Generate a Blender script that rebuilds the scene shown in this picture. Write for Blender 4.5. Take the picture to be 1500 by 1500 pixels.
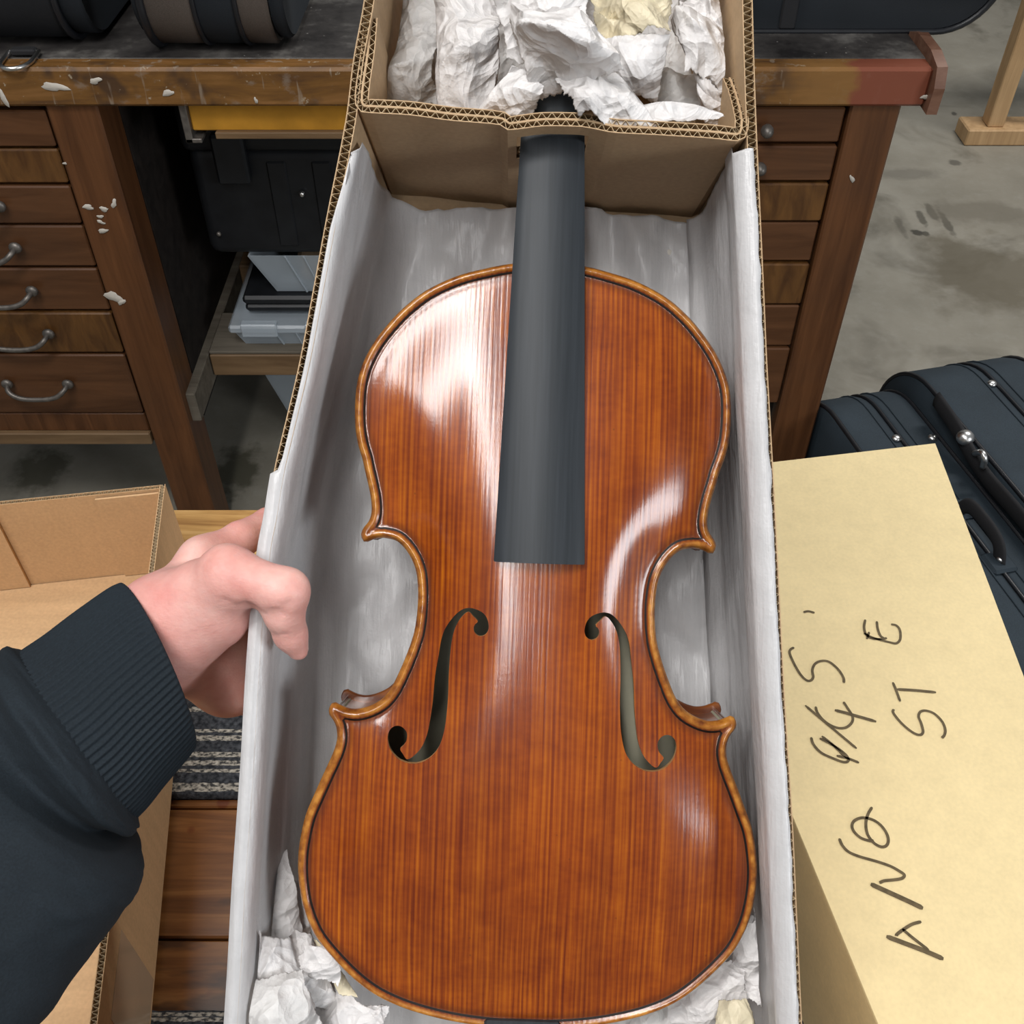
import bpy, bmesh, math, random
import numpy as np
from mathutils import Vector, Matrix, Euler, noise as mnoise
from mathutils.geometry import delaunay_2d_cdt

# ------------------------------------------------------------------ camera, world, lights, exposure
scene = bpy.context.scene
for o in list(bpy.data.objects):
    bpy.data.objects.remove(o)
COL = scene.collection
R = math.radians
CAM = Vector((0.0, 0.0, 1.43))
FPX = 1500.0
cam_data = bpy.data.cameras.new('camera')
cam_data.sensor_width = 36.0
cam_data.lens = 36.0
cam_data.clip_start = 0.02
cam = bpy.data.objects.new('camera', cam_data)
COL.objects.link(cam)
cam.location = CAM
cam.rotation_euler = (R(45), 0, 0)
scene.camera = cam

world = bpy.data.worlds.new('world')
scene.world = world
world.use_nodes = True
world.node_tree.nodes['Background'].inputs[0].default_value = (0.93, 0.97, 1.0, 1)
world.node_tree.nodes['Background'].inputs[1].default_value = 0.17

def area(name, loc, target, sx, sy, power, color=(1, 1, 1)):
    l = bpy.data.lights.new(name, 'AREA')
    l.shape = 'RECTANGLE'
    l.size, l.size_y, l.energy, l.color = sx, sy, power, color
    o = bpy.data.objects.new(name, l)
    COL.objects.link(o)
    o.location = loc
    d = Vector(target) - Vector(loc)
    o.rotation_euler = d.to_track_quat('-Z', 'Y').to_euler()
    return o

# ceiling fluorescent fixtures of the workshop; the last two ceiling lamps are added fill
area('ceiling_tube_light_1', (-0.25, -1.05, 2.95), (-0.25, -1.05, 0), 0.15, 2.4, 38, (1.0, 0.985, 0.97))
l2 = area('ceiling_tube_light_2', (-0.85, -0.26, 2.95), (-0.85, -0.26, 0), 1.15, 0.32, 25, (1.0, 0.985, 0.97))
l2.rotation_euler = (0, 0, R(28))
area('ceiling_fill_light_3', (1.9, 2.4, 3.1), (1.9, 2.4, 0), 1.4, 0.4, 60, (1.0, 0.98, 0.95))  # unseen lamp added as fill over the rear floor
area('ceiling_fill_light_4', (-1.3, 1.0, 3.1), (-1.3, 1.0, 0), 1.2, 0.3, 12, (1.0, 0.98, 0.95))  # unseen fill lamp added on the left side
area('side_window_light', (3.0, -1.5, 1.75), (0.1, 0.3, 0.95), 1.1, 0.9, 46, (0.92, 0.96, 1.0))

vs = scene.view_settings
vs.view_transform = 'Standard'
vs.look = 'None'
vs.exposure = 0.0
vs.gamma = 1.0
vs.use_curve_mapping = False

# ------------------------------------------------------------------ frames
S45 = math.sqrt(0.5)
def F(px, py, D):
    """point in the tilted frame of the hand-held box: x right, y up the box, z out of the box"""
    return Vector(((px - 750) / FPX * D, (750 - py) / FPX * D, -D))
RF = Euler((R(45), 0, 0)).to_matrix()
def W(v):
    return CAM + RF @ v
def hit_z(px, py, z):
    d = RF @ Vector(((px - 750) / FPX, (750 - py) / FPX, -1))
    return CAM + d * ((z - CAM.z) / d.z)
def hit_y(px, py, y):
    d = RF @ Vector(((px - 750) / FPX, (750 - py) / FPX, -1))
    return CAM + d * ((y - CAM.y) / d.y)

# ------------------------------------------------------------------ material helpers
class NB:
    def __init__(self, name):
        self.m = bpy.data.materials.new(name)
        self.m.use_nodes = True
        self.t = self.m.node_tree
        self.n = self.t.nodes
        self.b = self.n['Principled BSDF']
        self.tc = self.n.new('ShaderNodeTexCoord')
    def link(self, a, b):
        self.t.links.new(a, b)
    def coord(self, scale=(1, 1, 1), rot=(0, 0, 0), src='Object'):
        mp = self.n.new('ShaderNodeMapping')
        mp.inputs['Scale'].default_value = scale
        mp.inputs['Rotation'].default_value = rot
        self.link(self.tc.outputs[src], mp.inputs['Vector'])
        return mp.outputs['Vector']
    def noise(self, scale=5, detail=3, rough=0.5, vec=None, dist=0.0):
        t = self.n.new('ShaderNodeTexNoise')
        t.inputs['Scale'].default_value = scale
        t.inputs['Detail'].default_value = detail
        t.inputs['Roughness'].default_value = rough
        t.inputs['Distortion'].default_value = dist
        self.link(vec if vec is not None else self.tc.outputs['Object'], t.inputs['Vector'])
        return t.outputs['Fac']
    def voro(self, scale=5, vec=None, feature='F1'):
        t = self.n.new('ShaderNodeTexVoronoi')
        t.feature = feature
        t.inputs['Scale'].default_value = scale
        self.link(vec if vec is not None else self.tc.outputs['Object'], t.inputs['Vector'])
        return t.outputs['Distance']
    def wave(self, scale, dist=0, detail=2, dscale=1, axis='X', vec=None):
        t = self.n.new('ShaderNodeTexWave')
        t.bands_direction = axis
        t.inputs['Scale'].default_value = scale
        t.inputs['Distortion'].default_value = dist
        t.inputs['Detail'].default_value = detail
        t.inputs['Detail Scale'].default_value = dscale
        self.link(vec if vec is not None else self.tc.outputs['Object'], t.inputs['Vector'])
        return t.outputs['Fac']
    def ramp(self, fac, stops, interp='LINEAR'):
        r = self.n.new('ShaderNodeValToRGB')
        r.color_ramp.interpolation = interp
        e = r.color_ramp.elements
        while len(e) < len(stops):
            e.new(0.5)
        for i, (p, c) in enumerate(stops):
            e[i].position = p
            e[i].color = (c, c, c, 1) if isinstance(c, (int, float)) else (c[0], c[1], c[2], 1)
        self.link(fac, r.inputs['Fac'])
        return r.outputs['Color']
    def mix(self, fac, a, b, mode='MIX'):
        m = self.n.new('ShaderNodeMix')
        m.data_type = 'RGBA'
        m.blend_type = mode
        for s, v in ((m.inputs[0], fac), (m.inputs[6], a), (m.inputs[7], b)):
            if isinstance(v, (int, float)):
                s.default_value = v
            elif isinstance(v, tuple):
                s.default_value = (v[0], v[1], v[2], 1)
            else:
                self.link(v, s)
        return m.outputs[2]
    def math(self, op, a, b=0.0, clamp=False):
        m = self.n.new('ShaderNodeMath')
        m.operation = op
        m.use_clamp = clamp
        for s, v in ((m.inputs[0], a), (m.inputs[1], b)):
            if isinstance(v, (int, float)):
                s.default_value = v
            else:
                self.link(v, s)
        return m.outputs[0]
    def attr(self, name):
        a = self.n.new('ShaderNodeAttribute')
        a.attribute_name = name
        return a.outputs['Fac']
    def sep(self):
        s = self.n.new('ShaderNodeSeparateXYZ')
        self.link(self.tc.outputs['Object'], s.inputs[0])
        return s.outputs
    def bump(self, h, strength=0.3, dist=0.001, coat=False):
        b = self.n.new('ShaderNodeBump')
        b.inputs['Strength'].default_value = strength
        b.inputs['Distance'].default_value = dist
        self.link(h, b.inputs['Height'])
        self.link(b.outputs['Normal'], self.b.inputs['Normal'])
        if coat:
            self.link(b.outputs['Normal'], self.b.inputs['Coat Normal'])
    def out(self, color, rough=0.5, spec=0.5, metal=0.0, **kw):
        if isinstance(color, tuple):
            self.b.inputs['Base Color'].default_value = (color[0], color[1], color[2], 1)
        else:
            self.link(color, self.b.inputs['Base Color'])
        if isinstance(rough, (int, float)):
            self.b.inputs['Roughness'].default_value = rough
        else:
            self.link(rough, self.b.inputs['Roughness'])
        self.b.inputs['Specular IOR Level'].default_value = spec
        self.b.inputs['Metallic'].default_value = metal
        for k, v in kw.items():
            self.b.inputs[k.replace('_', ' ')].default_value = v
        return self.m

def simple(name, color, rough=0.5, spec=0.5, metal=0.0, var=0.25, scale=40, bump=0.0, **kw):
    b = NB(name)
    n = b.noise(scale, 4)
    lo = tuple(c * (1 - var) for c in color)
    hi = tuple(min(1, c * (1 + var)) for c in color)
    c = b.ramp(n, [(0.3, lo), (0.7, hi)])
    if bump:
        b.bump(n, bump, 0.001)
    return b.out(c, rough, spec, metal, **kw)

M = {}
# --- varnished spruce top
b = NB('varnished_spruce')
wv = b.wave(135, 5.0, 3, 0.6, 'X', b.coord((1, 0.06, 1)))
nf = b.noise(1, 4, 0.7, b.coord((520, 6, 1)))
silk = b.noise(1, 3, 0.6, b.coord((160, 420, 1)))
nw = b.noise(1, 2, 0.5, b.coord((70, 2.5, 1)))
g = b.math('ADD', b.math('ADD', b.math('MULTIPLY', wv, 0.13), b.math('MULTIPLY', nf, 0.78)), b.math('MULTIPLY', silk, 0.12))
grain = b.ramp(g, [(0.36, (0.145, 0.019, 0.0010)), (0.52, (0.285, 0.054, 0.0016)), (0.72, (0.445, 0.118, 0.0032))])
blot = b.noise(16, 4, 0.55)
ed = b.attr('edge_d')
deep = b.math('MULTIPLY', b.ramp(b.math('ADD', b.math('MULTIPLY', ed, 7.0), b.math('MULTIPLY', blot, 0.55)), [(0.38, 0.0), (0.95, 1.0)]), 0.62)
red = b.mix(deep, grain, b.mix(0.55, grain, (0.235, 0.036, 0.003)))
cloud = b.ramp(b.noise(38, 3, 0.6), [(0.35, (0.74, 0.64, 0.6)), (0.64, (1.1, 1.16, 1.1))])
col = b.mix(1.0, red, cloud, 'MULTIPLY')
col = b.mix(b.ramp(nw, [(0.35, 0.22), (0.6, 0.0)]), col, (0.16, 0.030, 0.003))
speck = b.ramp(b.voro(95), [(0.035, 1.0), (0.06, 0.0)])
col = b.mix(b.math('MULTIPLY', speck, 0.35), col, (0.06, 0.015, 0.004))
# worn amber bead, dark channel where varnish and dirt gathered
edgec = b.ramp(b.math('ADD', b.noise(240, 3), b.math('MULTIPLY', b.noise(28, 2), 0.5)), [(0.5, (0.15, 0.035, 0.004)), (0.74, (0.34, 0.115, 0.012)), (0.98, (0.52, 0.22, 0.035))])
chan = b.ramp(b.math('MULTIPLY', ed, 100.0), [(0.26, (0.0, 0.0, 0.0)), (0.36, (1, 1, 1)), (0.52, (1, 1, 1)), (0.85, (0, 0, 0))])
col = b.mix(b.math('MULTIPLY', chan, 0.62), col, (0.075, 0.016, 0.003))
bead = b.ramp(b.math('MULTIPLY', ed, 100.0), [(0.25, 1.0), (0.33, 0.0)])
col = b.mix(bead, col, edgec)
h = b.math('ADD', b.math('MULTIPLY', g, 1.0), b.math('MULTIPLY', b.noise(700, 2), 0.18))
b.bump(h, 0.14, 0.0005, True)
M['spruce'] = b.out(col, 0.45, 0.12, Coat_Weight=1.0, Coat_Roughness=0.155, Coat_IOR=1.55)

b = NB('varnished_maple')
fl = b.wave(40, 3, 2, 1.0, 'Y', b.coord((1, 1, 1)))
c = b.ramp(b.math('ADD', b.math('MULTIPLY', fl, 0.4), b.math('MULTIPLY', b.noise(60, 3), 0.6)), [(0.3, (0.10, 0.022, 0.004)), (0.7, (0.25, 0.07, 0.009))])
M['maple'] = b.out(c, 0.3, 0.5, Coat_Weight=0.8, Coat_Roughness=0.15)
M['raw_maple'] = simple('unvarnished_maple', (0.36, 0.34, 0.25), 0.7, 0.2, var=0.2, scale=30)
M['edge_wood'] = simple('pale_cut_spruce', (0.42, 0.22, 0.09), 0.6, 0.3, var=0.2, scale=300)
M['purfling'] = simple('black_purfling', (0.010, 0.005, 0.003), 0.5, 0.2, var=0.5, scale=300)
b = NB('ebony')
gn = b.noise(1, 4, 0.6, b.coord((500, 14, 60)))
c = b.ramp(gn, [(0.3, (0.016, 0.020, 0.024)), (0.7, (0.026, 0.031, 0.037))])
b.bump(gn, 0.10, 0.0003)
M['ebony'] = b.out(c, 0.50, 0.35)

# --- cardboards and papers
def cardboard(name, colr, var=0.12, streak=(6, 160, 6)):
    b = NB(name)
    n1 = b.noise(1, 4, 0.6, b.coord(streak))
    n2 = b.noise(420, 2)
    n3 = b.noise(9, 3)
    f = b.math('ADD', b.math('ADD', b.math('MULTIPLY', n1, 0.4), b.math('MULTIPLY', n2, 0.35)), b.math('MULTIPLY', n3, 0.3))
    lo = tuple(x * (1 - var) for x in colr)
    hi = tuple(min(1, x * (1 + var)) for x in colr)
    c = b.ramp(f, [(0.38, lo), (0.68, hi)])
    b.bump(f, 0.15, 0.0006)
    return b.out(c, 0.72, 0.25)
M['kraft'] = cardboard('kraft_cardboard', (0.47, 0.325, 0.19))
M['kraft_edge'] = cardboard('kraft_cut_edge', (0.60, 0.46, 0.29))
M['kraft_box'] = cardboard('orange_kraft_cardboard', (0.57, 0.37, 0.20), 0.13, (5, 90, 5))
M['yellow_carton'] = cardboard('yellow_kraft_carton', (0.77, 0.625, 0.35), 0.07, (60, 60, 60))
M['flute'] = simple('corrugated_flute', (0.52, 0.40, 0.25), 0.8, 0.2, var=0.2, scale=200)
def paper(name, colr, rough=0.45, crush=0.0):
    b = NB(name)
    n = b.noise(45, 4, 0.6)
    n2 = b.noise(1, 3, 0.6, b.coord((150, 7, 60)))
    f = b.math('ADD', b.math('MULTIPLY', n, 0.6), b.math('MULTIPLY', n2, 0.4))
    c = b.ramp(f, [(0.3, tuple(x * 0.90 for x in colr)), (0.7, colr)])
    h = b.math('MULTIPLY', b.noise(120, 4, 0.65), 0.3)
    if crush:
        wv_ = b.n.new('ShaderNodeVectorMath'); wv_.operation = 'MULTIPLY_ADD'
        nt = b.n.new('ShaderNodeTexNoise'); nt.inputs['Scale'].default_value = 22; nt.inputs['Detail'].default_value = 2
        b.link(b.tc.outputs['Object'], nt.inputs['Vector'])
        b.link(nt.outputs['Color'], wv_.inputs[0])
        wv_.inputs[1].default_value = (0.05, 0.05, 0.05)
        b.link(b.coord((1, 1, 1)), wv_.inputs[2])
        v1 = b.voro(42, wv_.outputs[0]); v2 = b.voro(95, wv_.outputs[0]); v3 = b.voro(210, wv_.outputs[0])
        h = b.math('ADD', h, b.math('ADD', b.math('MULTIPLY', v1, 2.2), b.math('ADD', b.math('MULTIPLY', v2, 0.8), b.math('MULTIPLY', v3, 0.22))))
        b.bump(h, crush, 0.0045)
    else:
        c = b.ramp(f, [(0.32, tuple(x * 0.84 for x in colr)), (0.68, colr)])
        st_ = b.noise(1, 4, 0.6, b.coord((90, 9, 45)))
        bl = b.voro(26, b.coord((1, 0.45, 1)))
        b.bump(b.math('ADD', h, b.math('ADD', st_, b.math('MULTIPLY', bl, 0.55))), 0.75, 0.0022)
    return b.out(c, rough, 0.4)
M['tissue'] = paper('white_glassine_paper', (0.62, 0.612, 0.615), 0.34)
M['white_paper'] = paper('white_packing_paper', (0.78, 0.755, 0.745), 0.5, 0.75)
M['grey_paper'] = paper('greyish_packing_paper', (0.70, 0.685, 0.67), 0.5, 0.75)
M['cream_paper'] = paper('cream_packing_paper', (0.79, 0.70, 0.50), 0.5, 0.7)

# --- woods and workshop
def wood(name, dark, light, stretch=(3, 60, 60), rough=0.45, spec=0.4, blotch=0.25, scale=1.0, dirt=(0.05, 0.03, 0.02)):
    b = NB(name)
    n = b.noise(scale, 5, 0.6, b.coord(stretch), 0.6)
    c = b.ramp(n, [(0.3, dark), (0.7, light)])
    n2 = b.noise(7, 4, 0.6)
    c = b.mix(b.math('MULTIPLY', b.ramp(n2, [(0.45, 0.0), (0.75, 1.0)]), blotch), c, dirt)
    b.bump(n, 0.12, 0.001)
    return b.out(c, rough, spec)
M['bench_wood'] = wood('worn_brown_bench_wood', (0.075, 0.028, 0.010), (0.150, 0.060, 0.022), (60, 60, 4), 0.38)
M['drawer_wood'] = wood('brown_drawer_wood', (0.070, 0.028, 0.011), (0.140, 0.060, 0.025), (4, 60, 40), 0.34)
M['drawer_wood_2'] = wood('figured_drawer_wood', (0.060, 0.024, 0.008), (0.165, 0.075, 0.021), (45, 60, 12), 0.36)
M['end_wood'] = wood('rubbed_red_brown_wood', (0.12, 0.050, 0.028), (0.27, 0.145, 0.095), (12, 30, 30), 0.45)
M['rail_wood'] = wood('pale_rail_wood', (0.13, 0.075, 0.035), (0.24, 0.15, 0.075), (4, 50, 50), 0.6)
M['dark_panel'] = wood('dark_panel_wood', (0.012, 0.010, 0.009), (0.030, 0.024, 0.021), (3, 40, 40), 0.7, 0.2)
M['grey_plank'] = wood('dusty_grey_plank', (0.10, 0.085, 0.065), (0.19, 0.165, 0.13), (4, 50, 50), 0.8, 0.2)
M['pine'] = wood('pale_pine', (0.42, 0.26, 0.125), (0.58, 0.38, 0.20), (50, 50, 5), 0.55, 0.3, 0.1)
b = NB('bench_front_edge')
n = b.noise(1, 5, 0.6, b.coord((9, 60, 60)), 0.5)
c = b.ramp(n, [(0.28, (0.085, 0.040, 0.017)), (0.5, (0.17, 0.080, 0.021)), (0.72, (0.26, 0.125, 0.042))])
n2 = b.noise(1, 4, 0.65, b.coord((26, 60, 40)))
c = b.mix(b.ramp(n2, [(0.58, 0.0), (0.68, 0.6)]), c, (0.22, 0.17, 0.13))
n3 = b.noise(14, 3, 0.6)
c = b.mix(b.ramp(n3, [(0.56, 0.0), (0.66, 0.8)]), c, (0.050, 0.028, 0.018))
n5 = b.noise(1, 3, 0.6, b.coord((70, 60, 9)))
c = b.mix(b.ramp(n5, [(0.60, 0.0), (0.66, 0.55)]), c, (0.30, 0.24, 0.18))
n6 = b.noise(60, 3, 0.6)
c = b.mix(b.ramp(n6, [(0.66, 0.0), (0.70, 0.8)]), c, (0.38, 0.31, 0.22))
sx = b.sep()
c = b.mix(b.ramp(b.math('ADD', sx[0], b.math('MULTIPLY', n3, 0.08)), [(0.395, 0.0), (0.435, 0.75)]), c, (0.27, 0.135, 0.040))
c = b.mix(b.math('MULTIPLY', b.ramp(b.math('ADD', sx[0], b.math('MULTIPLY', b.noise(30, 3), 0.06)), [(0.468, 0.0), (0.480, 1.0)]), 0.8), c, (0.21, 0.050, 0.034))
M['bench_edge'] = b.out(c, 0.42, 0.4)
b = NB('bench_top_dirty')
n = b.noise(9, 6, 0.68)
c = b.ramp(n, [(0.35, (0.018, 0.016, 0.016)), (0.52, (0.060, 0.055, 0.052)), (0.68, (0.20, 0.19, 0.175))])
sp = b.ramp(b.voro(75), [(0.06, 1.0), (0.11, 0.0)])
c = b.mix(b.math('MULTIPLY', sp, b.ramp(b.noise(12, 2), [(0.5, 0.0), (0.65, 0.8)])), c, (0.45, 0.43, 0.40))
M['bench_top'] = b.out(c, 0.42, 0.4)

b = NB('stained_concrete')
n = b.noise(1.3, 7, 0.62)
c = b.ramp(n, [(0.30, (0.14, 0.128, 0.098)), (0.55, (0.275, 0.255, 0.21)), (0.75, (0.36, 0.34, 0.29))])
n2 = b.noise(3.1, 4, 0.6, None, 0.8)
c = b.mix(b.ramp(n2, [(0.52, 0.0), (0.68, 0.62)]), c, (0.085, 0.075, 0.055))
n4 = b.noise(26, 4, 0.7)
c = b.mix(b.math('MULTIPLY', b.ramp(n4, [(0.5, 0.0), (0.75, 1.0)]), 0.25), c, (0.36, 0.35, 0.31))
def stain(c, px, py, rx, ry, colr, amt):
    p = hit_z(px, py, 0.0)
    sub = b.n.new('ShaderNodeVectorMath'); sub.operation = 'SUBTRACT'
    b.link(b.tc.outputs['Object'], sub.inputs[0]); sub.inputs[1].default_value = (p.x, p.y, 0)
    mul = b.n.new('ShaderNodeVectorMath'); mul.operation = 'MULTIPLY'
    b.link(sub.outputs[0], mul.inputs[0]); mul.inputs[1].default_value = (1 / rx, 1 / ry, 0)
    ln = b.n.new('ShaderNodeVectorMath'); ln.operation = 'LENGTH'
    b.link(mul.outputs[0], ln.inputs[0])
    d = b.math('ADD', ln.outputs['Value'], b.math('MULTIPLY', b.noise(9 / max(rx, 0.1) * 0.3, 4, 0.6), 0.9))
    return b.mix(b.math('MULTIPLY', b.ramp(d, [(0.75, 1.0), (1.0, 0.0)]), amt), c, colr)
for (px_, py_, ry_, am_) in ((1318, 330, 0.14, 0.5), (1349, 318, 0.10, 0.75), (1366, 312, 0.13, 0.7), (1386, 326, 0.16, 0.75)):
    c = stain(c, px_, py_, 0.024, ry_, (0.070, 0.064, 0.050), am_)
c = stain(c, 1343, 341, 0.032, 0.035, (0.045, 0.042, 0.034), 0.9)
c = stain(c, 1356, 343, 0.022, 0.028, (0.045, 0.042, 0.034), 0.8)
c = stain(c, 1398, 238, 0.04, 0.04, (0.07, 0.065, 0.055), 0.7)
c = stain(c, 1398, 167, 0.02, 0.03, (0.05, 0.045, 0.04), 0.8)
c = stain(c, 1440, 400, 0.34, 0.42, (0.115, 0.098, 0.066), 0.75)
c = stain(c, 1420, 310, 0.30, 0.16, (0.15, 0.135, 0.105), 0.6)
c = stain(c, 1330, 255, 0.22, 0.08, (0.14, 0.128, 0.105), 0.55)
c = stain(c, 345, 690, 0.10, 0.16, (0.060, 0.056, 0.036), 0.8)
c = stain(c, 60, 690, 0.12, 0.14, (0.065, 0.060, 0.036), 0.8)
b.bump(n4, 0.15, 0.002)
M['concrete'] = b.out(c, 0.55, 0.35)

b = NB('oiled_table_wood')
n = b.noise(1, 6, 0.62, b.coord((5, 75, 20)), 0.9)
c = b.ramp(n, [(0.30, (0.085, 0.028, 0.008)), (0.52, (0.20, 0.078, 0.022)), (0.75, (0.33, 0.15, 0.048))])
st = b.noise(1, 4, 0.6, b.coord((8, 26, 10)))
c = b.mix(b.ramp(st, [(0.53, 0.0), (0.60, 0.8)]), c, (0.045, 0.020, 0.010))
dr = b.ramp(b.voro(26), [(0.10, 1.0), (0.14, 0.0)])
c = b.mix(b.math('MULTIPLY', dr, b.ramp(b.noise(9, 2), [(0.5, 0.0), (0.58, 0.7)])), c, (0.11, 0.018, 0.005))
M['table_wood'] = b.out(c, 0.30, 0.45)
b = NB('pale_table_wood')
n = b.noise(1, 5, 0.62, b.coord((7, 95, 20)), 0.9)
c = b.ramp(n, [(0.32, (0.27, 0.135, 0.042)), (0.55, (0.44, 0.25, 0.085)), (0.72, (0.54, 0.34, 0.14))])
M['table_pale'] = b.out(c, 0.32, 0.45)

b = NB('striped_carpet')
sx = b.sep()
loop = b.noise(1, 2, 0.5, b.coord((260, 420, 10)))
base = b.ramp(b.noise(300, 3), [(0.35, (0.018, 0.020, 0.024)), (0.7, (0.075, 0.080, 0.090))])
st = b.math('GREATER_THAN', b.attr('stripe'), 0.5)
light = b.ramp(loop, [(0.40, (0.05, 0.05, 0.05)), (0.52, (0.30, 0.28, 0.24)), (0.7, (0.48, 0.45, 0.39))])
c = b.mix(st, base, light)
b.bump(b.noise(380, 2), 0.8, 0.002)
M['carpet'] = b.out(c, 0.95, 0.1)

# --- cases, plastics, metal
def fabric(name, colr, rough=0.75, sc=900):
    b = NB(name)
    n = b.noise(sc, 2)
    n2 = b.noise(12, 3)
    f = b.math('ADD', b.math('MULTIPLY', n, 0.6), b.math('MULTIPLY', n2, 0.4))
    c = b.ramp(f, [(0.35, tuple(x * 0.75 for x in colr)), (0.65, tuple(x * 1.2 for x in colr))])
    b.bump(n, 0.25, 0.0006)
    return b.out(c, rough, 0.3)
M['case_navy'] = fabric('navy_case_canvas', (0.026, 0.038, 0.049))
M['case_dark'] = fabric('dark_case_canvas', (0.011, 0.014, 0.018))
M['case_black'] = fabric('black_case_canvas', (0.010, 0.011, 0.013))
M['case_taupe'] = fabric('taupe_case_canvas', (0.075, 0.060, 0.050))
M['piping_black'] = simple('black_piping', (0.010, 0.011, 0.014), 0.4, 0.5, var=0.2)
M['webbing'] = fabric('black_webbing', (0.020, 0.020, 0.022), 0.8, 1500)
M['chrome'] = simple('chrome', (0.80, 0.79, 0.77), 0.30, 0.5, 1.0, var=0.05)
M['iron'] = simple('worn_iron', (0.16, 0.145, 0.13), 0.45, 0.5, 0.6, var=0.3, scale=120)
M['black_plastic'] = simple('black_plastic', (0.010, 0.011, 0.013), 0.45, 0.4, var=0.2)
M['yellow_paint'] = simple('ochre_painted_board', (0.42, 0.20, 0.022), 0.5, 0.3, var=0.2, scale=25)
b = NB('clear_plastic')
M['clear'] = b.out((0.55, 0.62, 0.68), 0.22, 0.5, Alpha=0.42)
M['tool_tan'] = simple('tan_contents', (0.30, 0.21, 0.13), 0.7, 0.2, var=0.4, scale=30)
M['splat'] = simple('dried_pale_paint', (0.52, 0.48, 0.42), 0.6, 0.3, var=0.15)
M['ink'] = simple('grey_brown_marker', (0.115, 0.085, 0.045), 0.6, 0.2, var=0.3, scale=250)
M['tape'] = simple('clear_tape', (0.50, 0.37, 0.25), 0.14, 0.5, var=0.04)
M['glue'] = simple('dried_glue_blob', (0.72, 0.69, 0.62), 0.4, 0.4, var=0.08)

b = NB('skin')
n = b.noise(38, 4, 0.6)
c = b.ramp(n, [(0.32, (0.64, 0.29, 0.25)), (0.55, (0.74, 0.40, 0.35)), (0.75, (0.79, 0.51, 0.45))])
n2 = b.noise(21, 2)
c = b.mix(b.ramp(n2, [(0.55, 0.0), (0.75, 0.45)]), c, (0.72, 0.22, 0.21))
wr_ = b.noise(1, 4, 0.6, b.coord((260, 520, 260)))
b.bump(b.math('ADD', b.noise(700, 3), wr_), 0.22, 0.0009)
b.m.use_nodes = True
M['skin'] = b.out(c, 0.46, 0.4, Subsurface_Weight=0.18, Subsurface_Scale=0.006)
b.b.inputs['Subsurface Radius'].default_value = (1.0, 0.35, 0.2)
M['nail'] = simple('finger_nail', (0.74, 0.48, 0.42), 0.28, 0.5, var=0.05)
M['sweat'] = fabric('black_sweatshirt_knit', (0.0095, 0.0150, 0.0205), 0.9, 1100)

# ------------------------------------------------------------------ object helpers
def tag(o, label=None, cat=None, group=None, kind=None):
    if label: o['label'] = label
    if cat: o['category'] = cat
    if group: o['group'] = group
    if kind: o['kind'] = kind
    return o
BASE = {}
def root(name, base, rot=None, label=None, cat=None, group=None, kind=None):
    """Empty at the thing's base; rot is a 3x3 matrix; parts are meshes given in the same coordinates as base"""
    o = bpy.data.objects.new(name, None)
    o.empty_display_size = 0.02
    COL.objects.link(o)
    b0 = Vector(base)
    if rot is None:
        o.location = b0
        BASE[o.name] = b0
    else:
        o.location = CAM + RF @ b0
        o.rotation_euler = rot.to_euler()
        BASE[o.name] = b0
    return tag(o, label, cat, group, kind)
def mesh(name, verts, faces, mat, parent=None, smooth=False, base=None, held=False, uvs=None, local=False):
    """one mesh object. World coordinates, or held-frame coordinates if held (or under a held root). local: already relative to base"""
    me = bpy.data.meshes.new(name)
    if local:
        off = Vector((0, 0, 0))
    elif parent is not None:
        off = BASE[parent.name]
    else:
        vv = [Vector(v) for v in verts]
        if base is None:
            mn = Vector((min(v.x for v in vv), min(v.y for v in vv), min(v.z for v in vv)))
            mx = Vector((max(v.x for v in vv), max(v.y for v in vv), max(v.z for v in vv)))
            base = Vector(((mn.x + mx.x) / 2, (mn.y + mx.y) / 2, mn.z))
        off = Vector(base)
    me.from_pydata([(v[0] - off[0], v[1] - off[1], v[2] - off[2]) for v in verts], [], faces)
    me.materials.append(M[mat] if isinstance(mat, str) else mat)
    if smooth:
        me.polygons.foreach_set('use_smooth', [True] * len(me.polygons))
    me.update()
    o = bpy.data.objects.new(name, me)
    COL.objects.link(o)
    if parent is not None:
        o.parent = parent
        BASE[o.name] = off
    else:
        if held:
            o.location = CAM + RF @ off
            o.rotation_euler = (R(45), 0, 0)
        else:
            o.location = off
        BASE[o.name] = off
    return o
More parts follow.
